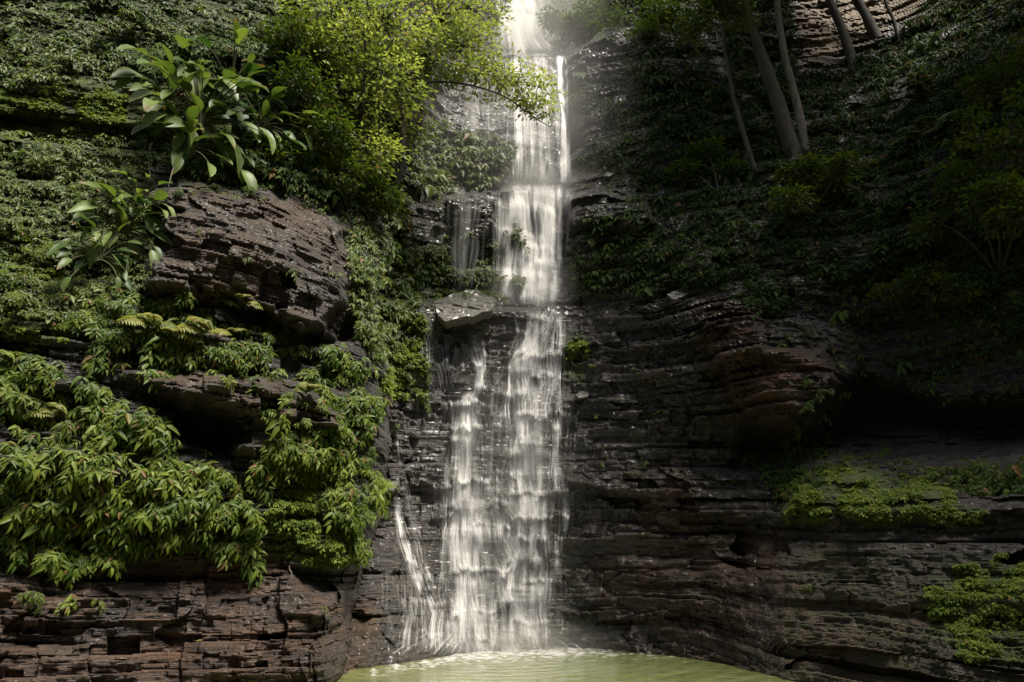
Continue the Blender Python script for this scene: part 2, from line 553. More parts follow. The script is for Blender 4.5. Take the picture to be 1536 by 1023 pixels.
rough = fbm(X_ * 1.2, Y_ * 1.2, Z_ * 1.8, 5, 41)
blocky = sstep(-0.25, 0.35, fbm(X_ * 0.3, Y_ * 0.3, Z_ * 0.35, 2, 51))
fade = sstep(-.35, .3, fbm(X_ * .55, Y_ * .55, Z_ * .6, 3, 57))
D = beds(0.62, 0.34, 1.1, 61, 0.09) * (.5 + .6 * fade) + beds(0.23, 0.21, 0.55, 71, 0.045) * (0.3 + 0.9 * blocky) + 0.20 * rough
D += beds(0.075, 0.07, 0.35, 76, 0.02) * (0.3 + 0.9 * sstep(-.3, .4, fbm(X_ * .8, Y_ * .8, Z_ * .9, 2, 53)))
D += beds(1.35, 0.26, 1.7, 78, 0.04) * (1.1 - fade)
D += 0.05 * fbm(X_ * 6, Y_ * 6, Z_ * 11, 3, 44)
big = fbm(X_ * 0.45, Y_ * 0.45, Z_ * 0.5, 3, 81)
LEDGY = [(862, 425), (1090, 415), (1125, 640), (1010, 700), (1110, 800), (1120, 930), (1000, 965), (862, 940)]
D = D * (1 + .4 * sstep(-10, 10, polydist(BRICK, U, V)) + .5 * sstep(-30, 30, polydist(LEDGY, U, V)))
YG = Y0 - D * (1 - .7 * np.clip(casc, 0, 1)) - 0.25 * big
# keep the shoreline where the pool meets the rock
G = P(U, V, YG)


def Yat(u, v):
    fu = np.clip((np.asarray(u, float) - US[0]) / STEP, 0, len(US) - 1.001)
    fv = np.clip((np.asarray(v, float) - VS[0]) / STEP, 0, len(VS) - 1.001)
    i, j = fu.astype(int), fv.astype(int)
    a, b = fu - i, fv - j
    return (YG[j, i] * (1 - a) + YG[j, i + 1] * a) * (1 - b) + (YG[j + 1, i] * (1 - a) + YG[j + 1, i + 1] * a) * b


# rock zones: moss, wet and rock colour, with some light painted into warm and pale
def zone(polys, soft=18, jit=26, seed=91):
    ju = U + jit * fbm(U / 45, V / 45, 0 * U, 4, seed)
    jv = V + jit * fbm(U / 45, V / 45, 0 * U + 9, 4, seed + 1)
    r = np.zeros_like(U)
    for p in polys:
        r = np.maximum(r, sstep(-soft, soft, polydist(p, ju, jv)))
    return r


MOSS_POLYS = {
    'mossy_tier': [(585, 470), (640, 480), (640, 600), (585, 600), (570, 540)],
    'mossy_shoulder': [(570, 390), (660, 380), (760, 420), (740, 450), (650, 440), (590, 440)],
    'mossy_bank': [(410, 690), (470, 690), (500, 760), (530, 800), (545, 848), (440, 845), (395, 800)],
    'mossy_corner': [(-50, 110), (160, 110), (190, 160), (170, 200), (60, 190), (-50, 260)],
    'mossy_left': [(-50, 330), (40, 330), (110, 470), (60, 540), (-50, 520)],
    'mossy_ledge': [(1185, 720), (1290, 700), (1390, 735), (1480, 760), (1440, 782), (1180, 782)],
    'mossy_right': [(1390, 900), (1440, 850), (1500, 835), (1640, 830), (1640, 980), (1500, 990), (1400, 960)],
    'mossy_seam': [(855, 510), (880, 510), (880, 570), (858, 560)],
}
moss = zone(list(MOSS_POLYS.values()), 20, 30)
moss = np.maximum(moss, sstep(800, 815, U) * (1 - sstep(900, 925, U)) * (1 - sstep(40, 74, V)))
moss = np.maximum(moss, .6 * zone([[(-300, -300), (600, -300), (600, 250), (420, 280), (240, 260), (200, 440), (-300, 500)], [(-300, -300), (-290, -300), (-300, -290)]], 40, 40, 96))
moss = np.maximum(moss, 0.32 * zone([[(-60, -60), (560, -60), (560, 250), (240, 260), (200, 440), (-60, 500)], [(540, 290), (700, 290), (740, 470), (600, 620), (560, 500)],
                                     [(860, 90), (1200, 250), (1700, 300), (1700, 500), (1100, 460), (860, 440)], [(690, 870), (860, 860), (1000, 960), (700, 970)],
                                     [(660, 640), (840, 640), (900, 900), (660, 900)],
                                     [(1150, 800), (1700, 800), (1700, 1080), (1150, 1080)]], 40, 40, 95))
warm = zone([[(-300, 820), (400, 830), (560, 900), (520, 1080), (-300, 1080)], BRICK], 25, 30, 97)
warm = np.maximum(warm, .6 * zone([OUT1, OUT2], 25, 30, 197))
warm = np.maximum(warm, zone([[(930, -50), (1060, 60), (1000, 130), (960, 110)], [(1000, 640), (1100, 800), (1700, 790), (1700, 1080), (1100, 1080), (900, 900)]], 40, 50, 98) * 0.6)
warm = np.maximum(warm, zone([[(1180, -80), (1420, -80), (1390, 20), (1310, 70), (1200, 110)]], 20, 25, 99))  # warm sunlight on the upper right slope, put into its colour
pale = zone([[(1180, -80), (1420, -80), (1390, 20), (1310, 70), (1200, 110)], [(620, 150), (700, 140), (700, 230), (640, 200)], [(590, 310), (640, 310), (650, 390), (600, 390)]], 20, 25, 99) * 0.55  # first patch paints the slope as sunlit, the others are pale rock
pale = np.maximum(pale, .2 * zone([[(580, 290), (760, 290), (860, 300), (870, 600), (880, 980), (560, 1000), (575, 640)]], 40, 40, 103))  # rock behind the cascade paled, extra light put into its colour
pale = np.maximum(pale, .1 * zone([OUT1, OUT2, [(880, 430), (1080, 420), (1100, 900), (900, 960)]], 30, 40, 104))
moss = moss * (1 - np.clip(pale * 1.2, 0, 1) * (U > 1100))
wet = zone([[(590, 40), (900, 40), (1100, 440), (1180, 700), (1200, 1000), (560, 1010), (590, 600)]], 40, 60, 101)
wet = np.maximum(wet, 0.3 * zone([OUT1, OUT2], 20, 20, 105))
wet = np.maximum(wet, 0.38) * (1 - np.clip(pale * 2, 0, 1) * (U > 1100))
wet = wet * np.where(isL, .55, 1) * np.where((V < 300) & (U < 800), .45, 1)

# split the one continuous rock surface into the walls and the outcrops people can point to
nv, nu = U.shape
idx = np.arange(nv * nu).reshape(nv, nu)
quad = np.stack([idx[:-1, :-1], idx[1:, :-1], idx[1:, 1:], idx[:-1, 1:]], -1).reshape(-1, 4)
fu = U[:-1, :-1].ravel() + 1 + 8 * fbm(U[:-1, :-1] / 30, V[:-1, :-1] / 30, 0 * U[:-1, :-1], 3, 21).ravel()
fv = V[:-1, :-1].ravel() + 1 + 5 * fbm(U[:-1, :-1] / 30, V[:-1, :-1] / 30, 0 * U[:-1, :-1] + 7, 3, 22).ravel()
region = np.where(isL[:-1, :-1].ravel(), 0, np.where(U[:-1, :-1].ravel() > UR[:-1, :-1].ravel() + 10, 2, 1))
NAMED = [(OUT1, 'rock_outcrop', 'large brown layered rock outcrop overhanging the left wall under the big-leaved plant', 'rock outcrop'),
         (OUT2, 'rock_ledge', 'long grey-brown rock ledge with a black hollow under it amid leaves on the left wall', 'rock ledge'),
         (BOUL, 'boulder', 'rounded red-brown boulder bulging at the foot of the left wall', 'boulder'),
         (FALLROCK, 'fall_side_rock', 'black wet rock jutting out right beside the middle fall', 'rock'),
         (LEFTROCK, 'rock_block', 'grey wet rock block behind the thin spray left of the middle fall', 'rock'),
         (BRICK, 'rock_stack', 'stack of cracked ochre rock blocks standing out from the dark right wall', 'rock stack'),
         (MOSSLEDGE, 'mossy_rock_shelf', 'long moss-topped rock shelf on the dark right wall', 'rock shelf')]
for i, nmd in enumerate(NAMED):
    region[inside(nmd[0], fu, fv)] = 10 + i
Gf = G.reshape(-1, 3)
AT = {'moss': moss.ravel(), 'warm': warm.ravel(), 'pale': pale.ravel(), 'wet': wet.ravel()}


def rockpart(name, rid):
    q = quad[region == rid]
    used, inv = np.unique(q, return_inverse=True)
    Vv = Gf[used]
    org = Vv.mean(0)
    org[2] = Vv[:, 2].min()
    return build(name, Vv, quads=inv.reshape(-1, 4), mat=M_ROCK, origin=org, attrs={k: a[used] for k, a in AT.items()}, smooth=False)


tag(rockpart('cliff', 0), 'overgrown brown left wall of the gorge hung with leafy plants', 'cliff', kind='structure')
tag(rockpart('rock_face', 1), 'wet black stepped rock face behind the waterfall', 'rock face', kind='structure')
tag(rockpart('shaded_cliff', 2), 'dark shaded right wall of the gorge with layered wet rock', 'cliff', kind='structure')
for i, (pl, nm, lb, ct) in enumerate(NAMED):
    tag(rockpart(nm, 10 + i), lb, ct)

# ground far below and around, the pool
gq = np.array([[-400, -400, -1.5], [400, -400, -1.5], [400, 400, -1.5], [-400, 400, -1.5]], float)
tag(build('ground', gq, quads=[[0, 1, 2, 3]], mat=M_SOIL), 'forest floor around the gorge', 'ground', kind='structure')
nx = 60
gx, gy = np.meshgrid(np.linspace(-14, 14, nx), np.linspace(-8, 18, nx))
ii = np.arange(nx * nx).reshape(nx, nx)
pq = np.stack([ii[:-1, :-1], ii[:-1, 1:], ii[1:, 1:], ii[1:, :-1]], -1).reshape(-1, 4)
tag(build('water', np.stack([gx, gy, 0 * gx], -1), quads=pq, mat=M_POOL), 'murky olive green plunge pool at the foot of the falls', 'pool', kind='structure')

# ------------------------------------------------------------------ leaves
UP = np.array([0, 0, 1.0])
# template: spine t, half-width, used for all leaves: verts = spine + left + right
T_OV = dict(t=[0, .28, .62, 1], w=[0, 1, .72, 0], droop=.28, fold=.30)
T_LAN = dict(t=[0, .35, .7, 1], w=[0, 1, .7, 0], droop=.30, fold=.25)
T_BIG = dict(t=[0, .12, .3, .5, .72, .9, 1], w=[0, .55, .95, 1, .8, .38, 0], droop=.38, fold=.22)


def leaves(pos, d, n, L, W, tpl=T_OV, tint=None, brown=None):
    """returns verts, tris, quads, attrs for many leaves at once"""
    M = len(pos)
    d = norm(d)
    side = norm(np.cross(d, n))
    n = np.cross(side, d)
    t = np.array(tpl['t'])
    w = np.array(tpl['w'])
    S = len(t)
    L = np.broadcast_to(L, (M,))[:, None, None]
    W = np.broadcast_to(W, (M,))[:, None, None]
    dr = tpl['droop'] * rng.uniform(0.3, 1.5, (M, 1, 1))
    sp = pos[:, None] + d[:, None] * L * t[None, :, None] - n[:, None] * L * dr * (t ** 2)[None, :, None]
    off = side[:, None] * W * 0.5 * w[None, 1:-1, None]
    fo = n[:, None] * W * tpl['fold'] * w[None, 1:-1, None]
    lf = sp[:, 1:-1] + off + fo
    rt = sp[:, 1:-1] - off + fo
    Vv = np.concatenate([sp, lf, rt], 1)
    K = S + 2 * (S - 2)
    tr, qd = [], []
    l0, r0 = S, S + S - 2
    tr += [(0, 1, l0), (0, r0, 1), (S - 2, S - 1, l0 + S - 3), (S - 2, r0 + S - 3, S - 1)]
    for i in range(1, S - 2):
        qd += [(i, i + 1, l0 + i, l0 + i - 1), (i, r0 + i - 1, r0 + i, i + 1)]
    base = (np.arange(M) * K)[:, None, None]
    tr = (np.array(tr)[None] + base).reshape(-1, 3)
    qd = (np.array(qd)[None] + base).reshape(-1, 4)
    if tint is None:
        tint = rng.uniform(0, 1, M) ** 1.4
    tt = np.repeat(tint, K)
    if brown is None:
        bb = np.where(rng.random(M) < 0.045, rng.uniform(.5, 1, M), 0)
        bb = np.repeat(bb, K)
    else:
        tv = np.concatenate([t, t[1:-1], t[1:-1]])
        bb = (np.clip((tv[None] - (1 - brown[:, None])) * 4, 0, 1)).ravel()
    return Vv.reshape(-1, 3), tr, qd, {'tint': tt, 'brown': bb}


def small_leaves(pos, d, n, L, W, tint=None):
    M = len(pos)
    d = norm(d)
    s = norm(np.cross(d, n))
    n = np.cross(s, d)
    L = np.broadcast_to(L, (M,))[:, None]
    W = np.broadcast_to(W, (M,))[:, None]
    a = pos
    tip = pos + d * L - n * L * 0.15
    l = pos + d * L * 0.45 + s * W * .5 + n * W * .2
    r = pos + d * L * 0.45 - s * W * .5 + n * W * .2
    Vv = np.stack([a, l, tip, r], 1).reshape(-1, 3)
    b = np.arange(M) * 4
    tr = np.concatenate([np.stack([b, b + 2, b + 1], 1), np.stack([b, b + 3, b + 2], 1)])
    if tint is None:
        tint = rng.uniform(0, 1, M) ** 1.3
    return Vv, tr, None, {'tint': np.repeat(tint, 4), 'brown': np.repeat(np.where(rng.random(M) < .02, .8, 0), 4)}


def merge(items):
    Vs, Ts, Qs, A, o = [], [], [], {}, 0
    for (v, t, q, a) in items:
        Vs.append(v)
        if t is not None and len(t):
            Ts.append(t + o)
        if q is not None and len(q):
            Qs.append(q + o)
        for k in a:
            A.setdefault(k, []).append(a[k])
        o += len(v)
    return (np.concatenate(Vs), np.concatenate(Ts) if Ts else None, np.concatenate(Qs) if Qs else None,
            {k: np.concatenate(x) for k, x in A.items()})


def tubes(lines, sides=5):
    """lines: list of (pts (n,3), radii (n,))"""
    Vs, Qs, o = [], [], 0
    ang = np.arange(sides) * 2 * math.pi / sides
    for pts, rad in lines:
        pts = np.asarray(pts, float)
        n = len(pts)
        rad = np.broadcast_to(rad, (n,))
        tan = norm(np.gradient(pts, axis=0))
        ref = np.where(np.abs(tan[:, 2:3]) > 0.9, np.array([[1.0, 0, 0]]), np.array([[0, 0, 1.0]]))
        a = norm(np.cross(tan, ref))
        b = np.cross(tan, a)
        ring = pts[:, None] + rad[:, None, None] * (a[:, None] * np.cos(ang)[None, :, None] + b[:, None] * np.sin(ang)[None, :, None])
        Vs.append(ring.reshape(-1, 3))
        i = np.arange(n - 1)[:, None] * sides
        k = np.arange(sides)[None]
        k2 = (k + 1) % sides
        Qs.append(np.stack([i + k, i + k2, i + sides + k2, i + sides + k], -1).reshape(-1, 4) + o)
        o += n * sides
    return np.concatenate(Vs), np.concatenate(Qs)


def wall_normal(u, v):
    u = np.asarray(u, float)
    v = np.asarray(v, float)
    L = np.array([0.58, -0.78, 0.22])
    B = np.array([0.05, -0.97, 0.25])
    R = np.array([-0.70, -0.68, 0.22])
    ue = np.interp(v, vl, ul)
    a = np.clip((u - ue + 40) / 80, 0, 1)[..., None]
    b = np.clip((u - 820) / 160, 0, 1)[..., None]
    return norm((L * (1 - a) + B * a) * (1 - b) + R * b)


def scatter(poly, n, jit=14, dens=None):
    p = np.array(poly, float)
    out = np.zeros((0, 2))
    while len(out) < n:
        q = rng.uniform(p.min(0), p.max(0), (n * 3, 2))
        ju = q[:, 0] + jit * vn(q[:, 0] / 25, q[:, 1] / 25, 0 * q[:, 0], 3)
        jv = q[:, 1] + jit * vn(q[:, 0] / 25, q[:, 1] / 25, 0 * q[:, 0] + 5, 4)
        k = inside(poly, ju, jv)
        if dens is not None:
            k &= rng.random(len(q)) < dens(q[:, 0], q[:, 1])
        out = np.concatenate([out, q[k]])
    return out[:n, 0], out[:n, 1]


def clump_density(u, v):
    return sstep(-0.12, 0.25, fbm(u / 30, v / 24, 0 * u + 3, 3, 77))


def cover_density(u, v):
    return sstep(-0.7, 0.1, fbm(u / 30, v / 24, 0 * u + 3, 3, 77))


def sprig_set(base, n, L, K, lf, wf, droop=0.7, tpl=T_OV, tintbase=None, spread=.7, small=False):
    """arching sprigs with paired leaves; returns leaf arrays and stem lines"""
    M = len(base)
    L = np.broadcast_to(L, (M,))
    lf = np.broadcast_to(lf, (M,))
    lat = norm(np.cross(n, UP))
    h = norm(n + lat * rng.normal(0, spread, (M, 1)) + UP * rng.normal(0.05, 0.4, (M, 1)))
    t = np.linspace(0.2, 1, K)
    tj = t[None] + rng.uniform(-.05, .05, (M, K))
    pos = base[:, None] + h[:, None] * (L[:, None] * tj)[..., None] - UP * (droop * L[:, None] * tj ** 2)[..., None]
    tan = norm(h[:, None] - UP * (2 * droop * tj)[..., None])
    sg = np.where(np.arange(K) % 2, 1.0, -1.0)
    sd = norm(np.cross(tan, n[:, None] + UP * 0.5))
    sg = np.broadcast_to(sg, (M, K)).copy()
    sg[:, -1] = rng.uniform(-.3, .3, M)
    ld = norm(tan * 0.55 + sd * (sg * 0.85)[..., None] - UP * rng.uniform(.15, .75, (M, K, 1)) + rng.normal(0, .16, (M, K, 3)))
    ln_ = norm(n[:, None] * .75 + UP * 0.75 + rng.normal(0, .28, (M, K, 3)))
    sc = (0.65 + 0.5 * np.sin(np.pi * np.clip(t, 0, 1) * .9))[None] * rng.uniform(.75, 1.25, (M, K))
    ll = (lf[:, None] * sc).ravel()
    if tintbase is None:
        tintbase = rng.uniform(0, .8, M)
    ti = np.clip(np.repeat(tintbase, K) + rng.normal(0, .16, M * K), 0, 1)
    fn = small_leaves if small else None
    if small:
        arr = small_leaves(pos.reshape(-1, 3), ld.reshape(-1, 3), ln_.reshape(-1, 3), ll, ll * wf, ti)
    else:
        arr = leaves(pos.reshape(-1, 3), ld.reshape(-1, 3), ln_.reshape(-1, 3), ll, ll * wf, tpl, ti)
    ts = np.linspace(0, 1, 5)
    st = base[:, None] + h[:, None] * (L[:, None] * ts)[..., None] - UP * (droop * L[:, None] * ts ** 2)[..., None]
    return arr, st


def put(name, arr, m, parent=None, origin=None):
    v, t, q, a = arr
    return build(name, v, quads=q, tris=t, mat=m, parent=parent, origin=origin, attrs=a)


LEAFK = 0.53


def mat_of_leaves(name, poly, n, size, sizevar, m, label, K=5, droop=.7, wf=.42, off=.02, dens=clump_density, small=False, tint=(0, .8), Lf=1.35, relief=.5):
    n = int(n * (1.9 if size < 15 else 1.6))
    u, v = scatter(poly, n, dens=lambda a, b: dens(a, b) * (~inside(SUN_TONED_SLOPE, a, b)))
    Y = Yat(u, v) - off - rng.uniform(0, .06, n) - relief * np.clip(fbm(u / 30, v / 24, 0 * u + 3, 3, 77) + .25 * vn(u / 9, v / 9, 0 * u, 78), 0, 1)
    b = P(u, v, Y)
    nn = norm(wall_normal(u, v) + rng.normal(0, .22, (n, 3)))
    px = Y / F * LEAFK * (.86 if size > 15 else 1)
    s = size * px * np.exp(rng.normal(0, sizevar, n))
    tb = np.clip(rng.uniform(tint[0], tint[1], n) + .25 * fbm(u / 60, v / 60, 0 * u, 2, 5), 0, 1)
    arr, st = sprig_set(b, nn, s * Lf, K, s, wf, droop, tintbase=tb, small=small)
    o = put(name, arr, m)
    tag(o, label, 'plants', kind='stuff')
    return o


SUN_TONED_SLOPE = [(1185, -60), (1420, -80), (1385, 20), (1310, 75), (1200, 110)]
CREEPER = [
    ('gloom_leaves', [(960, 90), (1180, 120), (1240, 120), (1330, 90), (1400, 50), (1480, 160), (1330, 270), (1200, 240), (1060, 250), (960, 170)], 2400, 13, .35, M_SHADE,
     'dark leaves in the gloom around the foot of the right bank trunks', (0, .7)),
    ('thicket_leaves', [(200, 90), (260, 40), (420, 60), (560, 60), (580, 330), (520, 330), (420, 285), (300, 262), (215, 235)], 1500, 15, .35, M_DARK,
     'dark leafy thicket behind and right of the big-leaved plants', (0, .8)),
    ('creeper_leaves', [(-200, -200), (620, -200), (640, 60), (620, 250), (560, 420), (530, 330), (430, 285), (350, 262), (330, 180), (240, 60), (170, 100), (-200, 110)], 4600, 12, .3, M_MID,
     'dark small-leaved creeper covering the top of the left wall', (0, .9)),
    ('creeper_leaves', [(-200, 20), (170, 60), (190, 110), (120, 130), (-200, 120)], 900, 12, .3, M_MID, 'olive creeper leaves along the top left corner of the wall', (.1, .9)),
    ('creeper_leaves', [(-200, 200), (150, 185), (215, 240), (240, 330), (235, 420), (190, 440), (100, 480), (-200, 480)], 2700, 11, .3, M_MID,
     'dense small olive leaves carpeting the wall left of the rock outcrop', (.2, 1)),
    ('mid_wall_leaves', [(100, 470), (200, 436), (300, 452), (380, 466), (440, 500), (530, 520), (575, 580), (560, 650), (510, 630), (470, 588), (400, 570), (330, 552), (220, 556), (150, 545)], 1100, 19, .28, M_BRIGHT,
     'mat of pointed leaves filling the band between the two rock ledges on the left wall', (.05, .75)),
    ('hanging_leaf_mat', [(-200, 545), (60, 540), (150, 560), (225, 610), (260, 660), (330, 690), (400, 690), (395, 790), (380, 850), (300, 820), (180, 830), (130, 870), (60, 830), (-200, 850)], 1150, 25, .25, M_BRIGHT,
     'thick curtain of drooping pointed leaves on the lower left wall', (.05, .8)),
    ('edge_leaves', [(380, 640), (430, 590), (520, 640), (560, 640), (575, 720), (548, 850), (520, 800), (470, 700), (400, 700)], 620, 17, .3, M_BRIGHT,
     'leafy fringe down the corner of the left wall beside the falls', (.1, .9)),
    ('edge_leaves', [(520, 340), (560, 300), (625, 290), (610, 380), (640, 420), (600, 480), (580, 560), (545, 540), (530, 470)], 800, 13, .3, M_MID,
     'small mixed leaves on the shoulder between the outcrop and the falls', (.1, .9)),
    ('veil_leaves', [(605, 190), (640, 180), (720, 200), (770, 215), (770, 270), (700, 285), (610, 290)], 650, 13, .3, M_MID,
     'broad small leaves on the wall behind the thin spray of the upper fall', (0, .9)),
    ('shoulder_leaves', [(560, 380), (660, 370), (765, 330), (790, 400), (745, 450), (660, 436), (590, 450)], 700, 10, .3, M_MID,
     'low green plants on the ledge left of the middle fall', (0, .9)),
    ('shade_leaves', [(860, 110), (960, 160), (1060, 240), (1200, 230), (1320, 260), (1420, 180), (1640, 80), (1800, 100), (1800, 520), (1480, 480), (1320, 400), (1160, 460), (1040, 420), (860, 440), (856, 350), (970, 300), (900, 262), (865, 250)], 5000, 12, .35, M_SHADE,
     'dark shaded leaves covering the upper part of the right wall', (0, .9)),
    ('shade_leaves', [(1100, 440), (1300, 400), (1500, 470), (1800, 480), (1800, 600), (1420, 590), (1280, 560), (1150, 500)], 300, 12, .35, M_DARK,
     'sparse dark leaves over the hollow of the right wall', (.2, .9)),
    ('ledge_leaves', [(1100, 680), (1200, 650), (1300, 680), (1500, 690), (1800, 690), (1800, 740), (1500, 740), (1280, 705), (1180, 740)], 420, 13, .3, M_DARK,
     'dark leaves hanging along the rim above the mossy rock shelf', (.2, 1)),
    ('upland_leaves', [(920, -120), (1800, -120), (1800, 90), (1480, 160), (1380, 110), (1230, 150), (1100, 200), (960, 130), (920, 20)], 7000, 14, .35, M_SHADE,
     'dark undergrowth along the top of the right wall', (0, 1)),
]
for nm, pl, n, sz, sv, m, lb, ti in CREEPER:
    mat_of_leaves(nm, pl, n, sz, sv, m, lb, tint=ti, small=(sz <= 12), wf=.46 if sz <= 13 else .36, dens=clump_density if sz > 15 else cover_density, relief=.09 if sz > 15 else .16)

# moss: nobody could count the tufts
MOSS_LABEL = {
    'mossy_tier': 'bright moss tongue on the rock tier left of the cascade',
    'mossy_shoulder': 'moss on the sloping ledge above the grey slab',
    'mossy_bank': 'yellow-green moss bank at the corner under the hanging leaves',
    'mossy_corner': 'thin moss film on the bare wall in the top left corner',
    'mossy_left': 'moss strip along the left edge of the wall',
    'mossy_ledge': 'moss carpet on top of the long right rock shelf',
    'mossy_right': 'moss cushion at the lower right corner of the gorge',
    'mossy_seam': 'small moss streak on the rock just right of the cascade',
}
for k, pl in MOSS_POLYS.items():
    p = np.array(pl, float)
    area = abs(np.sum(p[:, 0] * np.roll(p[:, 1], -1) - p[:, 1] * np.roll(p[:, 0], -1))) / 2
    n = int(min(area * 0.5, 8000))
    u, v = scatter(pl, n, jit=30, dens=lambda a, b: sstep(-.3, .3, fbm(a / 22, b / 18, 0 * a, 3, 63)))
    Y = Yat(u, v) - .01
    b = P(u, v, Y)
    nn = norm(wall_normal(u, v) + UP * .5 + rng.normal(0, .5, (n, 3)))
    s = 3.0 * Y / F * np.exp(rng.normal(0, .3, n))
    arr, _ = sprig_set(b, nn, s * 1.2, 4, s, .6, .5, small=True, tintbase=np.clip(rng.uniform(0, .9, n) + .3 * fbm(u / 30, v / 30, 0 * u, 2, 8), 0, 1))
    tag(put('moss', arr, M_MOSS), MOSS_LABEL[k], 'moss', kind='stuff')


# ------------------------------------------------------------------ single plants
def hanging_plant(u, v, size, m, label, group, ns=6, K=7, droop=.95, name='hanging_plant', wf=.36, out=.05, tint=.5, Lf=1.7, stem=.006):
    Y = float(Yat(u, v)) - out
    b = P(u, v, Y)
    n = wall_normal(np.array(u), np.array(v))
    root = empty(name, b)
    tag(root, label, 'plant', group)
    s = size * Y / F * .42
    base = np.repeat(b[None], ns, 0) + rng.normal(0, s * .35, (ns, 3))
    nn = norm(n[None] + rng.normal(0, .3, (ns, 3)))
    arr, st = sprig_set(base, nn, s * Lf * rng.uniform(.7, 1.2, ns), K, s * rng.uniform(.8, 1.15, ns), wf, droop,
                        tintbase=np.clip(rng.normal(tint, .15, ns), 0, 1))
    put('foliage', arr, m, root, b)
    tv, tq = tubes([(x, np.linspace(stem, stem * .4, 5)) for x in st], 4)
    build('stem', tv, quads=tq, mat=M_STEM, parent=root, origin=b)
    return root


def many(poly, n, size, m, label, group, seed=0, **kw):
    # spread the roots evenly: best candidate sampling
    us, vs = scatter(poly, n * 8, jit=4)
    ch = [0]
    pts = np.c_[us, vs]
    for _ in range(n - 1):
        d = np.min(np.linalg.norm(pts[:, None] - pts[ch][None], axis=-1), 1)
        ch.append(int(np.argmax(d * (0.8 + .2 * rng.random(len(d))))))
    for i in ch:
        hanging_plant(us[i], vs[i], size * rng.uniform(.8, 1.25), m, label, group, tint=rng.uniform(.2, .8), **kw)


many([(5, 570), (110, 570), (215, 630), (260, 690), (385, 710), (375, 820), (300, 805), (190, 815), (120, 850), (10, 815)], 85, 26, M_BRIGHT,
     'drooping pointed-leaf plant in the thick curtain on the lower left wall', 'drooping plants on the lower left wall')
many([(120, 485), (230, 455), (370, 480), (440, 510), (520, 530), (560, 590), (540, 625), (470, 575), (330, 540), (160, 535)], 40, 19, M_BRIGHT,
     'pointed-leaf plant in the green band between the two left rock ledges', 'plants between the left rock ledges')
many([(445, 620), (520, 650), (555, 660), (560, 730), (540, 830), (500, 760), (460, 690)], 22, 18, M_BRIGHT,
     'bright leafy plant on the corner of the left wall beside the falls', 'plants on the corner of the left wall')
many([(545, 340), (610, 310), (600, 400), (570, 540), (545, 460)], 16, 16, M_MID,
     'small leafy plant on the shoulder between the outcrop and the falls', 'plants on the shoulder beside the falls')
many([(1300, 180), (1420, 140), (1536, 110), (1536, 330), (1450, 330), (1350, 330), (1200, 320)], 40, 17, M_MID,
     'leafy shrub sprays in the gloom at the upper right of the gorge', 'shrubs on the upper right wall', K=8)
many([(1400, 400), (1536, 360), (1536, 540), (1460, 540)], 9, 15, M_MID, 'sparse leafy plant hanging over the dark hollow at right', 'plants over the right hollow')
many([(1200, 560), (1260, 545), (1275, 600), (1260, 650), (1200, 640)], 9, 17, M_MID, 'green plant hanging beside the ochre rock stack', 'plants beside the ochre rock stack', K=8)
many([(880, 280), (1000, 250), (1120, 260), (1160, 420), (1000, 410), (870, 420)], 30, 12, M_DARK, 'small dark plant on the wet wall right of the middle fall', 'dark plants right of the middle fall')

many([(225, 262), (400, 278), (480, 305), (535, 330), (535, 352), (470, 325), (390, 298), (230, 290)], 20, 14, M_MID,
     'small leafy tuft spilling over the top edge of the large brown outcrop', 'tufts on the top edge of the brown outcrop')
many([(200, 545), (330, 545), (470, 578), (520, 612), (505, 630), (400, 580), (300, 565)], 14, 16, M_BRIGHT,
     'leafy plant spilling over the top of the long grey-brown ledge', 'plants on top of the grey-brown ledge')
many([(5, 560), (215, 640), (385, 720), (370, 820), (190, 815), (10, 800)], 18, 30, M_MID,
     'dark narrow-leaved plant among the yellow-green leaves of the lower left curtain', 'narrow-leaved plants in the lower left curtain', wf=.22, ns=5)
many([(870, 440), (1080, 430), (1090, 640), (1140, 700), (900, 700)], 14, 9, M_MID, 'tiny green tuft in a crack of the wet wall right of the cascade', 'tufts on the wet wall right of the cascade', ns=3)
many([(590, 480), (650, 480), (650, 620), (600, 640)], 10, 11, M_MID, 'small green tuft on the moss tongue left of the cascade', 'tufts on the moss tongue')
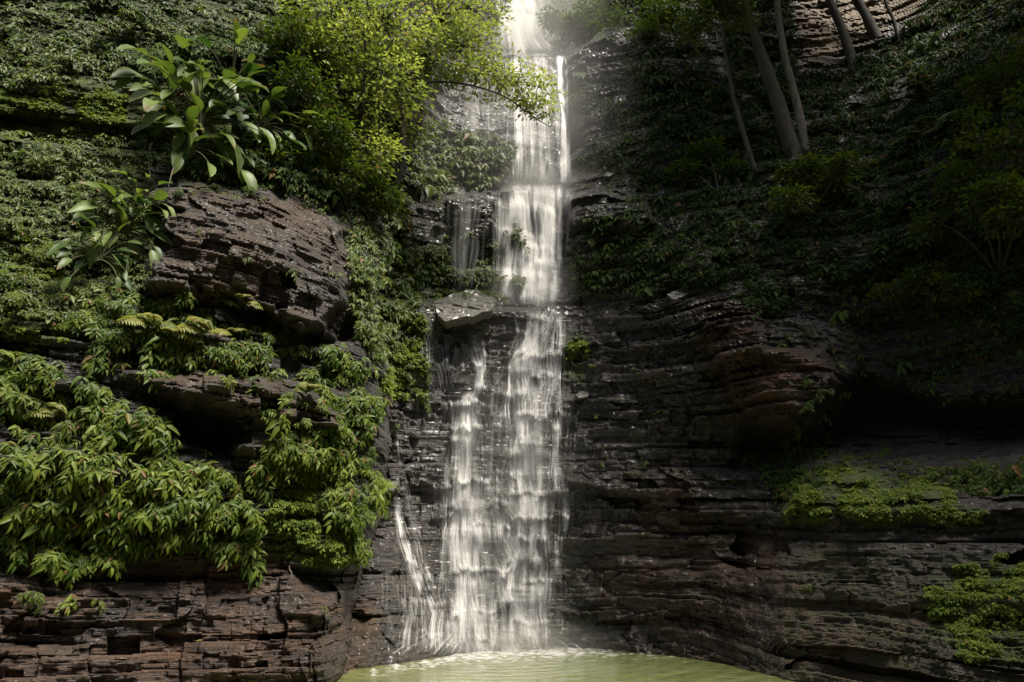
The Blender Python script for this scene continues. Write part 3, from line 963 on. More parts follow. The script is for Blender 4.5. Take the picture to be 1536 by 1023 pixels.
ODD = [
    (45, 890, 24, M_MID, 'dark green plant clump alone on bare rock at the left edge under the leaf curtain', dict(ns=7, tint=.2)),
    (98, 900, 22, M_BRIGHT, 'small yellow-green plant alone on the brown rock below the leaf curtain', dict(ns=4, tint=.8)),
    (148, 900, 14, M_BRIGHT, 'thin trailing plant hanging down the brown rock at the lower left', dict(ns=3, tint=.7, droop=1.2)),
    (292, 958, 22, M_BRIGHT, 'single tiny bright plant on the boulder at the foot of the left wall', dict(ns=2, K=4, tint=.9)),
    (486, 910, 14, M_MID, 'tiny plant in the dark hollow at the foot of the left wall', dict(ns=2, K=4)),
    (440, 405, 16, M_MID, 'leafy tuft on the face of the large brown outcrop', dict(ns=4)),
    (505, 410, 16, M_MID, 'leafy tuft at the right end of the large brown outcrop', dict(ns=4)),
    (370, 388, 13, M_MID, 'small sprig growing from a crack in the middle of the large brown outcrop', dict(ns=3)),
    (300, 345, 13, M_BRIGHT, 'yellowish tuft on the upper left of the large brown outcrop', dict(ns=3)),
    (400, 600, 18, M_BRIGHT, 'leafy plant hanging over the right half of the long grey-brown ledge', dict(ns=4)),
    (430, 700, 18, M_BRIGHT, 'leafy plant under the right end of the long grey-brown ledge', dict(ns=4)),
    (960, 190, 12, M_DARK, 'dark plant on the shaded rock right of the upper fall', dict(ns=5)),
    (612, 560, 14, M_MID, 'dark green tuft at the foot of the moss tongue beside the cascade', dict(ns=6)),
    (975, 440, 13, M_DARK, 'dark bushy tuft among the wet ledges right of the cascade top', dict(ns=7)),
    (1210, 880, 10, M_MID, 'little green tuft on the brown lower right wall', dict(ns=5)),
    (1330, 670, 13, M_MID, 'green plant on the rim just above the mossy shelf', dict(ns=6)),
    (1430, 660, 13, M_MID, 'green plant on the rim right of the mossy shelf', dict(ns=6)),
]
for (u, v, s, m, lb, kw) in ODD:
    hanging_plant(u, v, s, m, lb, None, **kw)


# broad-leaved plants
def broad_plant(u, v, spread_px, nl, leaf_px, label, out=.35, tint=.45, brown=.25):
    Y = float(Yat(u, v)) - out
    b = P(u, v, Y)
    k = Y / F
    n = wall_normal(np.array(u), np.array(v))
    lat = norm(np.cross(n, UP))
    root = empty('broadleaf_plant', b)
    tag(root, label, 'plant', 'big-leaved plants on the left wall')
    nl = int(nl * 2.2)
    a = np.linspace(-2.5, 2.5, nl) + rng.normal(0, .2, nl)      # fan angle measured from straight up
    rng.shuffle(a)
    rad = spread_px * k * rng.uniform(.15, 1.0, nl)
    stems = []
    pos, dd, nn = [], [], []
    for i in range(nl):
        dirn = norm(UP * math.cos(a[i]) + lat * math.sin(a[i]) + n * rng.uniform(.35, .9))
        t = np.linspace(0, 1, 7)[:, None]
        pts = b + dirn * rad[i] * t + UP * rad[i] * .25 * np.sin(t * 1.6) - UP * rad[i] * .28 * t ** 2
        stems.append((pts, np.linspace(.016, .008, 7)))
        td = norm(pts[-1] - pts[-2])
        pos.append(pts[-1])
        dd.append(norm(td * .9 + n * .35 - UP * rng.uniform(0, .7) + rng.normal(0, .15, 3)))
        nn.append(norm(UP * .8 + n * .7 + rng.normal(0, .25, 3)))
    L = leaf_px * .86 * k * rng.uniform(.6, 1.2, nl)
    br = np.where(rng.random(nl) < brown, rng.uniform(.08, .35, nl), 0.0)
    arr = leaves(np.array(pos), np.array(dd), np.array(nn), L, L * rng.uniform(.34, .46, nl), T_BIG,
                 np.clip(rng.normal(tint, .28, nl), 0, 1), br)
    put('foliage', arr, M_BROAD, root, b)
    tv, tq = tubes(stems, 5)
    build('stem', tv, quads=tq, mat=M_STEM, parent=root, origin=b)


BROAD = [
    (300, 190, 130, 20, 64, 'biggest plant with broad glossy leaves fanning out above the brown outcrop', dict(out=.45)),
    (255, 150, 95, 10, 66, 'broad-leaved plant with pale upright leaves at the left of the big cluster', dict(tint=.6)),
    (345, 140, 100, 11, 58, 'broad-leaved plant with narrow raised leaves at the top of the big cluster', dict(tint=.3)),
    (390, 190, 85, 10, 50, 'broad-leaved plant leaning right towards the dark thicket', dict(tint=.35)),
    (280, 225, 85, 9, 56, 'broad-leaved plant with brown-tipped drooping leaves under the big cluster', dict(tint=.65, brown=.7)),
    (185, 350, 80, 14, 50, 'lower broad-leaved plant on the left edge of the brown outcrop', dict(tint=.5)),
    (150, 390, 65, 9, 46, 'lowest broad-leaved plant with long dark leaves on the left wall', dict(tint=.25)),
    (205, 305, 55, 8, 40, 'small bright broad-leaved plant just above the lower one', dict(tint=.85)),
]
for (u, v, s, nl, lp, lb, kw) in BROAD:
    broad_plant(u, v, s, nl, lp, lb, **kw)


# ferns
def fern(u, v, frond_px, nf, label, m=M_FERN, out=.1, aim=None, npin=13, group=None, name='fern', up=.25):
    Y = float(Yat(u, v)) - out
    b = P(u, v, Y)
    k = Y / F
    n = wall_normal(np.array(u), np.array(v))
    lat = norm(np.cross(n, UP))
    root = empty(name, b)
    tag(root, label, 'fern', group)
    items, stems = [], []
    for i in range(nf):
        a = rng.uniform(-1.7, 1.7) if aim is None else aim + rng.normal(0, .35)
        L = frond_px * k * rng.uniform(.75, 1.15)
        h = norm(n * .7 + lat * math.sin(a) * 1.0 + UP * (math.cos(a) * .6 + up))
        t = np.linspace(0, 1, npin + 2)
        pts = b + h * L * t[:, None] - UP * (L * .62 * t ** 2)[:, None]
        stems.append((pts, np.linspace(.006, .002, len(pts))))
        tan = norm(np.gradient(pts, axis=0))[2:]
        fn = norm(n * .6 + UP * .8)
        sd = norm(np.cross(tan, fn))
        pl = L * .30 * np.sin(np.pi * (.12 + .86 * t[2:])) ** .8 + .01
        ti = np.full(npin, np.clip(rng.normal(.55, .25), 0, 1))
        for sg in (-1, 1):
            items.append(leaves(pts[2:], sd * sg + tan * .45 - UP * .15, np.repeat(fn[None], npin, 0), pl, pl * .3 + .008, T_LAN, ti))
    put('fronds', merge(items), m, root, b)
    tv, tq = tubes(stems, 4)
    build('stem', tv, quads=tq, mat=M_STEM, parent=root, origin=b)


FG = 'yellow ferns on the left wall'
fern(228, 490, 62, 6, 'yellow-green fern at the left end of the fern row on the left wall', group=FG)
fern(262, 510, 55, 5, 'yellow-green fern in the middle of the fern row with drooping brownish tips', group=FG)
fern(310, 500, 62, 6, 'yellow-green fern with broad fronds at the right end of the fern row', group=FG)
fern(345, 505, 46, 5, 'small yellow fern just right of the fern row', group=FG)
fern(325, 450, 40, 4, 'small yellow fern right under the brown outcrop', group=FG)
fern(360, 452, 34, 4, 'tiny yellow fern under the middle of the brown outcrop', group=FG)
fern(95, 625, 62, 5, 'yellow fern with level fronds at the top of the leaf curtain', group=FG)
fern(215, 45, 62, 6, 'feathery pale fern above the big-leaved plant', m=M_MID)
fern(180, 55, 50, 5, 'feathery pale fern to the left above the big-leaved plant', m=M_MID)
fern(460, 590, 44, 5, 'yellow-green fern at the right end of the grey-brown ledge', group=FG)
fern(20, 545, 50, 5, 'light green fern at the left edge above the leaf curtain', m=M_BRIGHT)
fern(1395, 150, 95, 3, 'long pale palm frond rising in the dark at the upper right', m=M_MID, aim=.5, npin=22, name='palm', up=1.2)
fern(1400, 200, 75, 5, 'low palm with fanned fronds in the dark upper right thicket', m=M_MID, npin=20, name='palm', up=.5)
fern(1380, 215, 55, 4, 'small palm with drooping fronds left of the low palm', m=M_MID, npin=18, name='palm')


# ------------------------------------------------------------------ trees
def path(pp, n=14):
    """smooth a few (u,v,Y) points into a 3-D line"""
    p = np.array([P(a, b, c) for a, b, c in pp])
    t = np.linspace(0, len(p) - 1, n)
    i = np.clip(t.astype(int), 0, len(p) - 2)
    f = (t - i)[:, None]
    q = p[np.clip(i - 1, 0, len(p) - 1)]
    r0, r1, r2 = p[i], p[i + 1], p[np.clip(i + 2, 0, len(p) - 1)]
    return .5 * (2 * r0 + (r1 - q) * f + (2 * q - 5 * r0 + 4 * r1 - r2) * f ** 2 + (3 * r0 - q - 3 * r1 + r2) * f ** 3)


def crown(centres, radii, nclump, nleaf, lsize, tint=(0, 1), flat=.6):
    """leaf sprays gathered in clumps through ellipsoids"""
    items, twigs = [], []
    w = np.array(radii) ** 2
    w = w / w.sum()
    for _ in range(nclump):
        i = rng.choice(len(centres), p=w)
        d = norm(rng.normal(0, 1, 3))
        c = centres[i] + d * radii[i] * rng.uniform(.25, 1.0) ** .6 * np.array([1, 1, flat + .2])
        r = radii[i] * rng.uniform(.14, .30)
        m = nleaf
        pos = c + rng.normal(0, 1, (m, 3)) * r * np.array([1, 1, .5])
        dr = norm((pos - c) * .8 + norm(c - centres[i]) * .5 * r - UP * .25 * r + rng.normal(0, .3 * r, (m, 3)))
        nn = norm(UP + rng.normal(0, .45, (m, 3)))
        s = lsize * rng.uniform(.7, 1.3, m)
        ti = np.clip(rng.uniform(tint[0], tint[1]) + rng.normal(0, .15, m), 0, 1)
        items.append(small_leaves(pos, dr, nn, s, s * .48, ti))
        t = np.linspace(0, 1, 5)[:, None]
        twigs.append((centres[i] + (c - centres[i]) * t + rng.normal(0, .03, (5, 3)), np.linspace(.014, .004, 5)))
    return merge(items), twigs


def rooted(tr):
    u, v, y = tr[0]
    yy = float(Yat(u, v))
    return [(u + 6, v + 22, float(Yat(u + 6, v + 22)) + .3), (u, v, yy - .05)] + [(a, b, c + (yy - y)) for a, b, c in tr[1:]]


def tree(label, trunk, r0, r1, limbs, centres, radii, nclump, nleaf, lsize, mleaf=M_TREE, mbark=M_BARK, tint=(0, 1), group=None, name='tree', n=18):
    if 'bank' in (group or ''):
        trunk = rooted(trunk)
    tp = path(trunk, n)
    tp = tp + 0.008 * rng.normal(0, 1, tp.shape)
    root = empty(name, tp[0])
    tag(root, label, 'tree', group)
    rr = np.linspace(r0, r1, n) * (1 + .06 * rng.normal(0, 1, n))
    rr = rr * (1 + .9 * np.exp(-np.arange(n) / 1.6))
    lines = [(tp, rr)]
    tv, tq = tubes(lines, 9)
    build('trunk', tv, quads=tq, mat=mbark, parent=root, origin=tp[0])
    ll = [(path(l, 12), np.linspace(a, b, 12)) for l, a, b in limbs]
    cr = None
    for c_, r_ in zip(centres, radii):          # a bough from the trunk or the nearest limb to the heart of each clump
        pool_ = np.concatenate([tp[n // 3:]] + [x for x, _ in ll]) if ll else tp[n // 3:]
        j_ = pool_[np.argmin(np.linalg.norm(pool_ - c_, axis=1) + .3 * np.maximum(pool_[:, 2] - c_[2], 0))]
        q_ = np.linspace(0, 1, 8)[:, None]
        ll.append((j_ + (c_ - j_) * q_ + np.array([0, 0, .12]) * np.linalg.norm(c_ - j_) * np.sin(q_ * 3.14), np.linspace(max(r1 * .5, .014), .01, 8)))
    if nclump:
        cr, tw = crown(centres, radii, nclump, nleaf, lsize, tint)
        ll = ll + tw
    if ll:
        bv, bq = tubes(ll, 5)
        build('branches', bv, quads=bq, mat=mbark, parent=root, origin=tp[0])
    if cr:
        put('crown', cr, mleaf, root, tp[0])
    return root


def cc(*uvY):
    return [P(a, b, c) for a, b, c in uvY]


tree('sunlit slender tree at the top left with a long branch reaching over the waterfall',
     [(600, 235, 14.6), (604, 160, 14.4), (612, 60, 14.2), (628, -60, 14.2), (640, -200, 14.4)], .085, .03,
     [([(606, 130, 14.4), (660, 122, 14.3), (715, 130, 14.4), (760, 146, 14.7), (800, 175, 14.9), (825, 190, 15.0)], .035, .01),
      ([(605, 150, 14.4), (575, 190, 14.1), (545, 230, 13.9)], .03, .01),
      ([(614, 50, 14.2), (670, 20, 14.3), (720, 10, 14.6)], .03, .01),
      ([(612, 70, 14.2), (560, 30, 13.9), (500, -10, 13.7)], .03, .01)],
     cc((690, 70, 14.4), (740, 105, 14.7), (775, 125, 14.8), (810, 130, 15), (800, 155, 15), (660, 30, 14.4), (640, 85, 14.3), (700, 10, 14.6), (625, 185, 14.5), (828, 188, 15.0), (755, 128, 14.7), (785, 150, 14.8), (812, 172, 14.9), (715, 118, 14.5)),
     [.95, .7, .6, .55, .45, 1.15, .95, 1.0, .5, .3, .5, .5, .35, .55], 225, 24, .12, tint=(.4, 1), name='tree')
tree('bushy yellow-green tree spreading over the top of the left wall',
     [(530, 300, 13.6), (540, 200, 13.4), (548, 80, 13.2), (540, -80, 13.2)], .07, .025,
     [([(542, 170, 13.4), (500, 110, 13.1), (470, 60, 12.9)], .03, .01), ([(546, 120, 13.3), (590, 60, 13.2), (610, 10, 13.2)], .03, .01)],
     cc((520, 60, 12.9), (565, 110, 13.1), (500, 20, 12.8), (580, 40, 13.1), (545, 170, 13.2), (470, 90, 12.8), (540, -80, 13.0), (600, 130, 13.5), (560, 230, 13.4)),
     [.95, .85, .9, .95, .85, .85, 1.0, .75, .7], 215, 26, .125, tint=(.3, 1), name='tree')
tree('dark leafy tree in the shade above the brown outcrop',
     [(470, 320, 12.9), (468, 240, 12.5), (455, 120, 12.3), (450, 0, 12.3)], .06, .02, [],
     cc((450, 130, 12.2), (490, 200, 12.4), (510, 260, 12.7), (440, 60, 12.2), (420, 230, 12.1), (570, 290, 13.6)),
     [.6, .55, .5, .6, .4, .45], 150, 46, .115, mleaf=M_MID, tint=(0, .7), name='tree')

# trees on the shaded right bank
RG = 'trunks on the shaded right bank'
tree('thickest brown trunk leaning left on the shaded right bank',
     [(1190, 228, 15.0), (1172, 170, 15.1), (1145, 90, 15.3), (1118, 10, 15.6), (1095, -120, 16.0), (1080, -280, 16.5)], .22, .12,
     [([(1120, 20, 15.6), (1080, 20, 15.4), (1045, 45, 15.2)], .05, .015)],
     cc((1045, 30, 15.2), (1075, 5, 15.3), (1060, -70, 15.6), (1030, -20, 15.2), (1110, 20, 15.3), (1090, -220, 16.4)), [.6, .6, .9, .45, .5, 1.4], 130, 46, .12, mleaf=M_MID, tint=(.1, .8), group=RG)
tree('thin paler trunk rising beside the thickest one on the right bank',
     [(1208, 225, 14.7), (1192, 140, 14.8), (1172, 60, 15.0), (1162, -60, 15.3), (1160, -250, 15.8)], .13, .07, [],
     cc((1170, -200, 15.6), (1130, -120, 15.2)), [2.0, 1.4], 120, 46, .13, mleaf=M_MID, mbark=M_PALEBARK, group=RG)
tree('dark trunk in front of the pale slope at the top right',
     [(1278, 92, 16.6), (1262, 40, 16.8), (1240, -10, 17.0), (1215, -120, 17.4), (1200, -280, 18)], .16, .10, [],
     cc((1210, -220, 17.6)), [2.2], 110, 46, .14, mleaf=M_MID, group=RG)
tree('straight leaning trunk right of the dark one on the pale slope',
     [(1322, 70, 16.2), (1300, 25, 16.4), (1278, -20, 16.6), (1240, -140, 17), (1220, -280, 17.5)], .19, .12, [],
     cc((1240, -230, 17.0), (1330, -180, 16.4)), [2.2, 2.0], 150, 46, .14, mleaf=M_DARK, group=RG)
tree('slim dark sapling at the right end of the pale slope',
     [(1352, 70, 15.2), (1340, 30, 15.3), (1322, -20, 15.5), (1300, -150, 16)], .07, .04, [],
     cc((1300, -140, 16)), [1.9], 90, 46, .13, mleaf=M_DARK, group=RG)
tree('faint thin trunk in the gloom left of the thickest one',
     [(1132, 255, 15.6), (1112, 190, 15.8), (1095, 120, 16.0), (1082, 20, 16.4), (1070, -150, 17)], .08, .04, [],
     cc((1070, -140, 17)), [1.6], 70, 46, .13, mleaf=M_DARK, group=RG)

# unseen gorge sides and rear slope, added to keep skylight off the walls
def side(name, p0, p1, h, lean, label):
    n1, n2 = 90, 50
    a, b = np.meshgrid(np.linspace(0, 1, n1), np.linspace(-.08, 1, n2))
    p0, p1 = np.array(p0, float), np.array(p1, float)
    q = p0[None, None] + (p1 - p0)[None, None] * a[..., None]
    d = norm(np.array([p1[1] - p0[1], p0[0] - p1[0]]))
    amt = lean * np.maximum(b, 0) ** 2 * h + 1.2 * fbm(q[..., 0] * .3, q[..., 1] * .3, b * h * .3, 4, 201)
    x = q[..., 0] + d[0] * amt
    y = q[..., 1] + d[1] * amt
    z = b * h * (1 + .12 * vn(a * 9, 0 * a, 0 * a, 203))
    i = np.arange(n1 * n2).reshape(n2, n1)
    qq = np.stack([i[:-1, :-1], i[:-1, 1:], i[1:, 1:], i[1:, :-1]], -1).reshape(-1, 4)
    tag(build(name, np.stack([x, y, z], -1), quads=qq, mat=M_SOIL), label, 'added_hillside', kind='structure')


side('added_hillside', (10.4, 7.0), (11.5, -26), 18, -.08, 'unseen right side of the gorge added past the viewer to block light')
side('added_hillside', (-9.6, 8.0), (-13, -26), 17, .2, 'unseen left side of the gorge added past the viewer to block light')
side('added_hillside', (14, -24), (-15, -24), 20, -.3, 'unseen slope added behind the viewer to block light')

for (x, y, z, r, bx, by, bz, lb) in [(12.4, 8.2, 19.0, 2.5, 12.5, 6.0, 7.0, 'unseen tall tree added to shade the right wall'),
                                     (14.6, 6.2, 18.0, 2.8, 15.0, 4.0, 6.0, 'unseen tall tree added nearest the viewer to shade the right bank'),
                                     (12.8, 11.0, 21.5, 3.0, 14.5, 10.0, 10.0, 'unseen tall tree added far back to shade the right bank'),
                                     (9.8, 12.2, 22.5, 2.8, 12.6, 10.6, 10.0, 'unseen tall tree added to shade the trunks of the right bank')]:
    org = np.array([bx, by, bz])  # out-of-view trees added so their crowns darken the right wall
    root = empty('tree', org)
    tag(root, lb, 'tree', 'unseen trees added to shade the right bank')
    t = np.linspace(0, 1, 12)[:, None]
    ctr = np.array([x, y, z])
    tv, tq = tubes([(org + (ctr - org) * t + np.array([.5, -.4, 0]) * np.sin(t * 3.1), np.linspace(.3, .1, 12))], 9)
    build('trunk', tv, quads=tq, mat=M_BARK, parent=root, origin=org)
    cen = [ctr + rng.normal(0, 1, 3) * np.array([1.2, 1.2, .7]) for _ in range(6)]
    cr, tw = crown(cen, [r * .7] * 6, 165, 46, .2, (0, .8))
    bv, bq = tubes(tw + [(np.stack([ctr + (c - ctr) * q for q in np.linspace(0, 1, 5)]), np.linspace(.08, .03, 5)) for c in cen], 4)
    build('branches', bv, quads=bq, mat=M_BARK, parent=root, origin=org)
    put('crown', cr, M_DARK, root, org)

# bushes half hidden in the mist around the top of the falls
for (u, v, Yb_, r, lb) in [(842, 40, 22.6, .75, 'pale misty bush closest to the top plume of the falls'),
                           (872, 46, 22.0, .7, 'misty bush standing on the lip just right of the top plume'),
                           (898, 30, 22.2, .9, 'misty bush against the black rock edge at the top of the falls'),
                           (858, 8, 23.6, 1.1, 'tall misty bush behind the others at the top of the falls'),
                           (888, -14, 24.0, 1.1, 'highest misty bush in the notch at the top of the falls'),
                           (735, -10, 21.8, .9, 'misty bush left of the top plume of the falls')]:
    c_ = P(u, v, Yb_)
    b = P(u + 4, 76 if u > 800 else 44, Yb_ + .3)
    root = empty('bush', b)
    tag(root, lb, 'bush', 'misty bushes behind the falls')
    cen = [c_, c_ + np.array([r * .6, -.2, -r * .35]), c_ + np.array([-r * .5, -.2, r * .3]), c_ * .5 + b * .5]
    cr, tw = crown(cen, [r * .75, r * .55, r * .55, r * .5], 52, 26, .15, (.2, 1))
    q = np.linspace(0, 1, 8)[:, None]
    bl = [(b + (k - b) * q + np.array([.1, 0, 0]) * np.sin(q * 3.1), np.linspace(.04, .014, 8)) for k in cen]
    bv, bq = tubes(bl + tw, 4)
    build('branches', bv, quads=bq, mat=M_BARK, parent=root, origin=b)
    put('foliage', cr, M_MID, root, b)


def shrub(label, base, centres, radii, nclump, nleaf, lsize, m, tint, group):
    b = P(base[0], base[1], float(Yat(base[0], base[1])) + .1)
    cs = [P(u, v, float(Yat(u, v)) - d) for u, v, d in centres]
    root = empty('shrub', b)
    tag(root, label, 'shrub', group)
    cr, tw = crown(cs, radii, nclump, nleaf, lsize, tint)
    q = np.linspace(0, 1, 8)[:, None]
    bl = [(b + (c - b) * q + np.array([0, -.1, .15]) * np.sin(q * 3.14), np.linspace(.028, .012, 8)) for c in cs]
    bv, bq = tubes(bl + tw, 5)
    build('branches', bv, quads=bq, mat=M_BARK, parent=root, origin=b)
    put('foliage', cr, m, root, b)


SG = 'airy shrubs on the shaded right bank'
shrub('airy shrub with light leaf sprays reaching in from the right edge', (1530, 330), [(1500, 130, .9), (1540, 100, .9), (1450, 190, .8), (1520, 220, 1.0), (1560, 160, 1.2)], [.6, .6, .5, .6, .6], 90, 34, .13, M_MID, (.3, 1), SG)
shrub('leafy shrub below the light sprays at the right edge', (1500, 420), [(1440, 270, .7), (1490, 300, .8), (1530, 320, .9), (1400, 330, .6)], [.45, .5, .5, .4], 70, 34, .12, M_MID, (.2, .9), SG)
shrub('rounded green shrub at the foot of the thickest trunk', (1215, 330), [(1200, 255, .6), (1240, 270, .6), (1270, 250, .7), (1190, 300, .5)], [.5, .5, .4, .45], 75, 34, .12, M_MID, (.1, .8), SG)
shrub('dark shrub left of the thickest trunk in the gloom', (1080, 300), [(1060, 230, .5), (1100, 250, .5), (1030, 260, .5)], [.5, .45, .4], 55, 34, .12, M_DARK, (.1, .9), SG)
shrub('dark shrub on top of the black rock right of the upper fall', (930, 90), [(930, 30, .5), (965, 50, .5), (990, 20, .6)], [.6, .55, .6], 60, 34, .13, M_DARK, (.2, 1), SG)
shrub('shrub with thin sprays hanging over the dark hollow at right', (1400, 470), [(1380, 420, .6), (1430, 430, .7), (1330, 440, .5)], [.35, .35, .3], 36, 30, .11, M_MID, (.2, .8), SG)

# lianas and roots
for (pp, r, lb) in [([(604, 150, 14.2), (607, 185, 14.2), (604, 215, 14.3), (602, 240, 14.4)], .02, 'pale hanging root below the slender tree left of the upper fall'),
                    ([(637, 130, 15.2), (634, 165, 15.3), (632, 195, 15.3), (631, 215, 15.4)], .016, 'thin pale vine dangling between the slender tree and the upper fall'),
                    ([(590, 120, 13.9), (580, 160, 13.8), (560, 210, 13.7), (548, 250, 13.7)], .018, 'bent brown vine sloping down from the slender tree'),
                    ([(228, 215, 10.6), (222, 240, 10.5), (225, 262, 10.5), (218, 285, 10.6)], .012, 'dry root hanging below the big-leaved plants'),
                    ([(262, 250, 10.5), (254, 275, 10.4), (258, 300, 10.4)], .012, 'short dry root hanging over the brown outcrop'),
                    ([(435, 850, 10.6), (440, 880, 10.6), (436, 930, 10.7)], .01, 'thin root trailing over the boulder at the left foot')]:
    p = path(pp, 14)
    p = p + .012 * rng.normal(0, 1, p.shape)
    tv, tq = tubes([(p, np.linspace(r, r * .5, 14))], 6)
    tag(build('hanging_vine', tv, quads=tq, mat=M_PALEBARK, origin=p[0]), lb, 'vine')

# ------------------------------------------------------------------ loose slab beside the falls
SLAB = [(652, 452), (690, 438), (715, 437), (744, 452), (738, 466), (716, 474), (690, 478), (668, 482), (656, 474)]


def slab(outline, Yf, Yb, thick, label, name='rock_slab'):
    o = np.array(outline, float)
    t = np.linspace(0, len(o), 49)[:-1]
    i = t.astype(int)
    o2 = o[i] + (o[(i + 1) % len(o)] - o[i]) * (t - i)[:, None]
    n = len(o2)
    o2 = o2 + 1.0 * np.stack([vn(t * 1.3, 0 * t, 0 * t, 5), vn(t * 1.3, 0 * t, 0 * t, 6)], 1)
    c = o2.mean(0)
    rings = []
    for s in np.linspace(0, 1, 9):
        q = c + (o2 - c) * s
        f = (q[:, 1] - o2[:, 1].min()) / (o2[:, 1].max() - o2[:, 1].min())
        p = P(q[:, 0], q[:, 1], Yb + (Yf - Yb) * f)
        k = p[:, 2] * 9 + p[:, 0] * 2.5
        p[:, 1] -= thick * .5 * (np.floor(k) % 3) / 2 + .06 * fbm(p[:, 0] * 6, 0 * k, p[:, 2] * 9, 3, 7)
        rings.append(p)
    back = np.array([0, 1.0, -.25]) * thick
    rings += [rings[-1] + back * .5 + np.array([0, 0, -.02]), rings[-1] + back * 1.6, rings[-1] * .3 + rings[-1].mean(0) * .7 + back * 2]
    Vv = np.concatenate(rings)
    q = []
    for r in range(len(rings) - 1):
        for i in range(n):
            j = (i + 1) % n
            q.append((r * n + i, (r + 1) * n + i, (r + 1) * n + j, r * n + j))
    k = len(Vv)
    ob = build(name, Vv, quads=q, mat=M_ROCK, origin=Vv.mean(0), attrs={'moss': np.zeros(k), 'warm': np.zeros(k), 'pale': np.full(k, .95), 'wet': np.full(k, .7)}, smooth=False)
    tag(ob, label, 'rock slab')
    return ob


ysl = float(Yat(700, 490))
slab(SLAB, ysl - .95, ysl + .55, .2, 'pale grey tilted slab jutting out left of the cascade top')
y2 = float(Yat(1020, 440))
slab([(1000, 442), (1020, 432), (1040, 430), (1034, 442), (1012, 450)], y2 - .25, y2 + .1, .1, 'small pale slab shining on the ledges right of the cascade')
y2 = float(Yat(875, 592))
slab([(862, 592), (872, 586), (888, 587), (882, 596), (868, 598)], y2 - .2, y2 + .1, .07, 'tiny white wet stone right of the cascade')
y2 = float(Yat(590, 725))
slab([(582, 735), (590, 716), (600, 714), (598, 728), (588, 738)], y2 - .2, y2 + .1, .1, 'small grey stone at the head of the left trickle')
y2 = float(Yat(920, 258))
slab([(904, 264), (915, 254), (930, 250), (926, 259), (912, 266)], y2 - .2, y2 + .15, .08, 'small pale stone on the ledge right of the upper fall')

# ------------------------------------------------------------------ the waterfall: strands of white water that follow and leave the rock
FALL = empty('waterfall', P(750, 975, float(Yat(750, 970)) - .3))
tag(FALL, 'tall white waterfall dropping in three tiers down the dark rock into the pool', 'waterfall')
ORG = np.array(FALL.location)


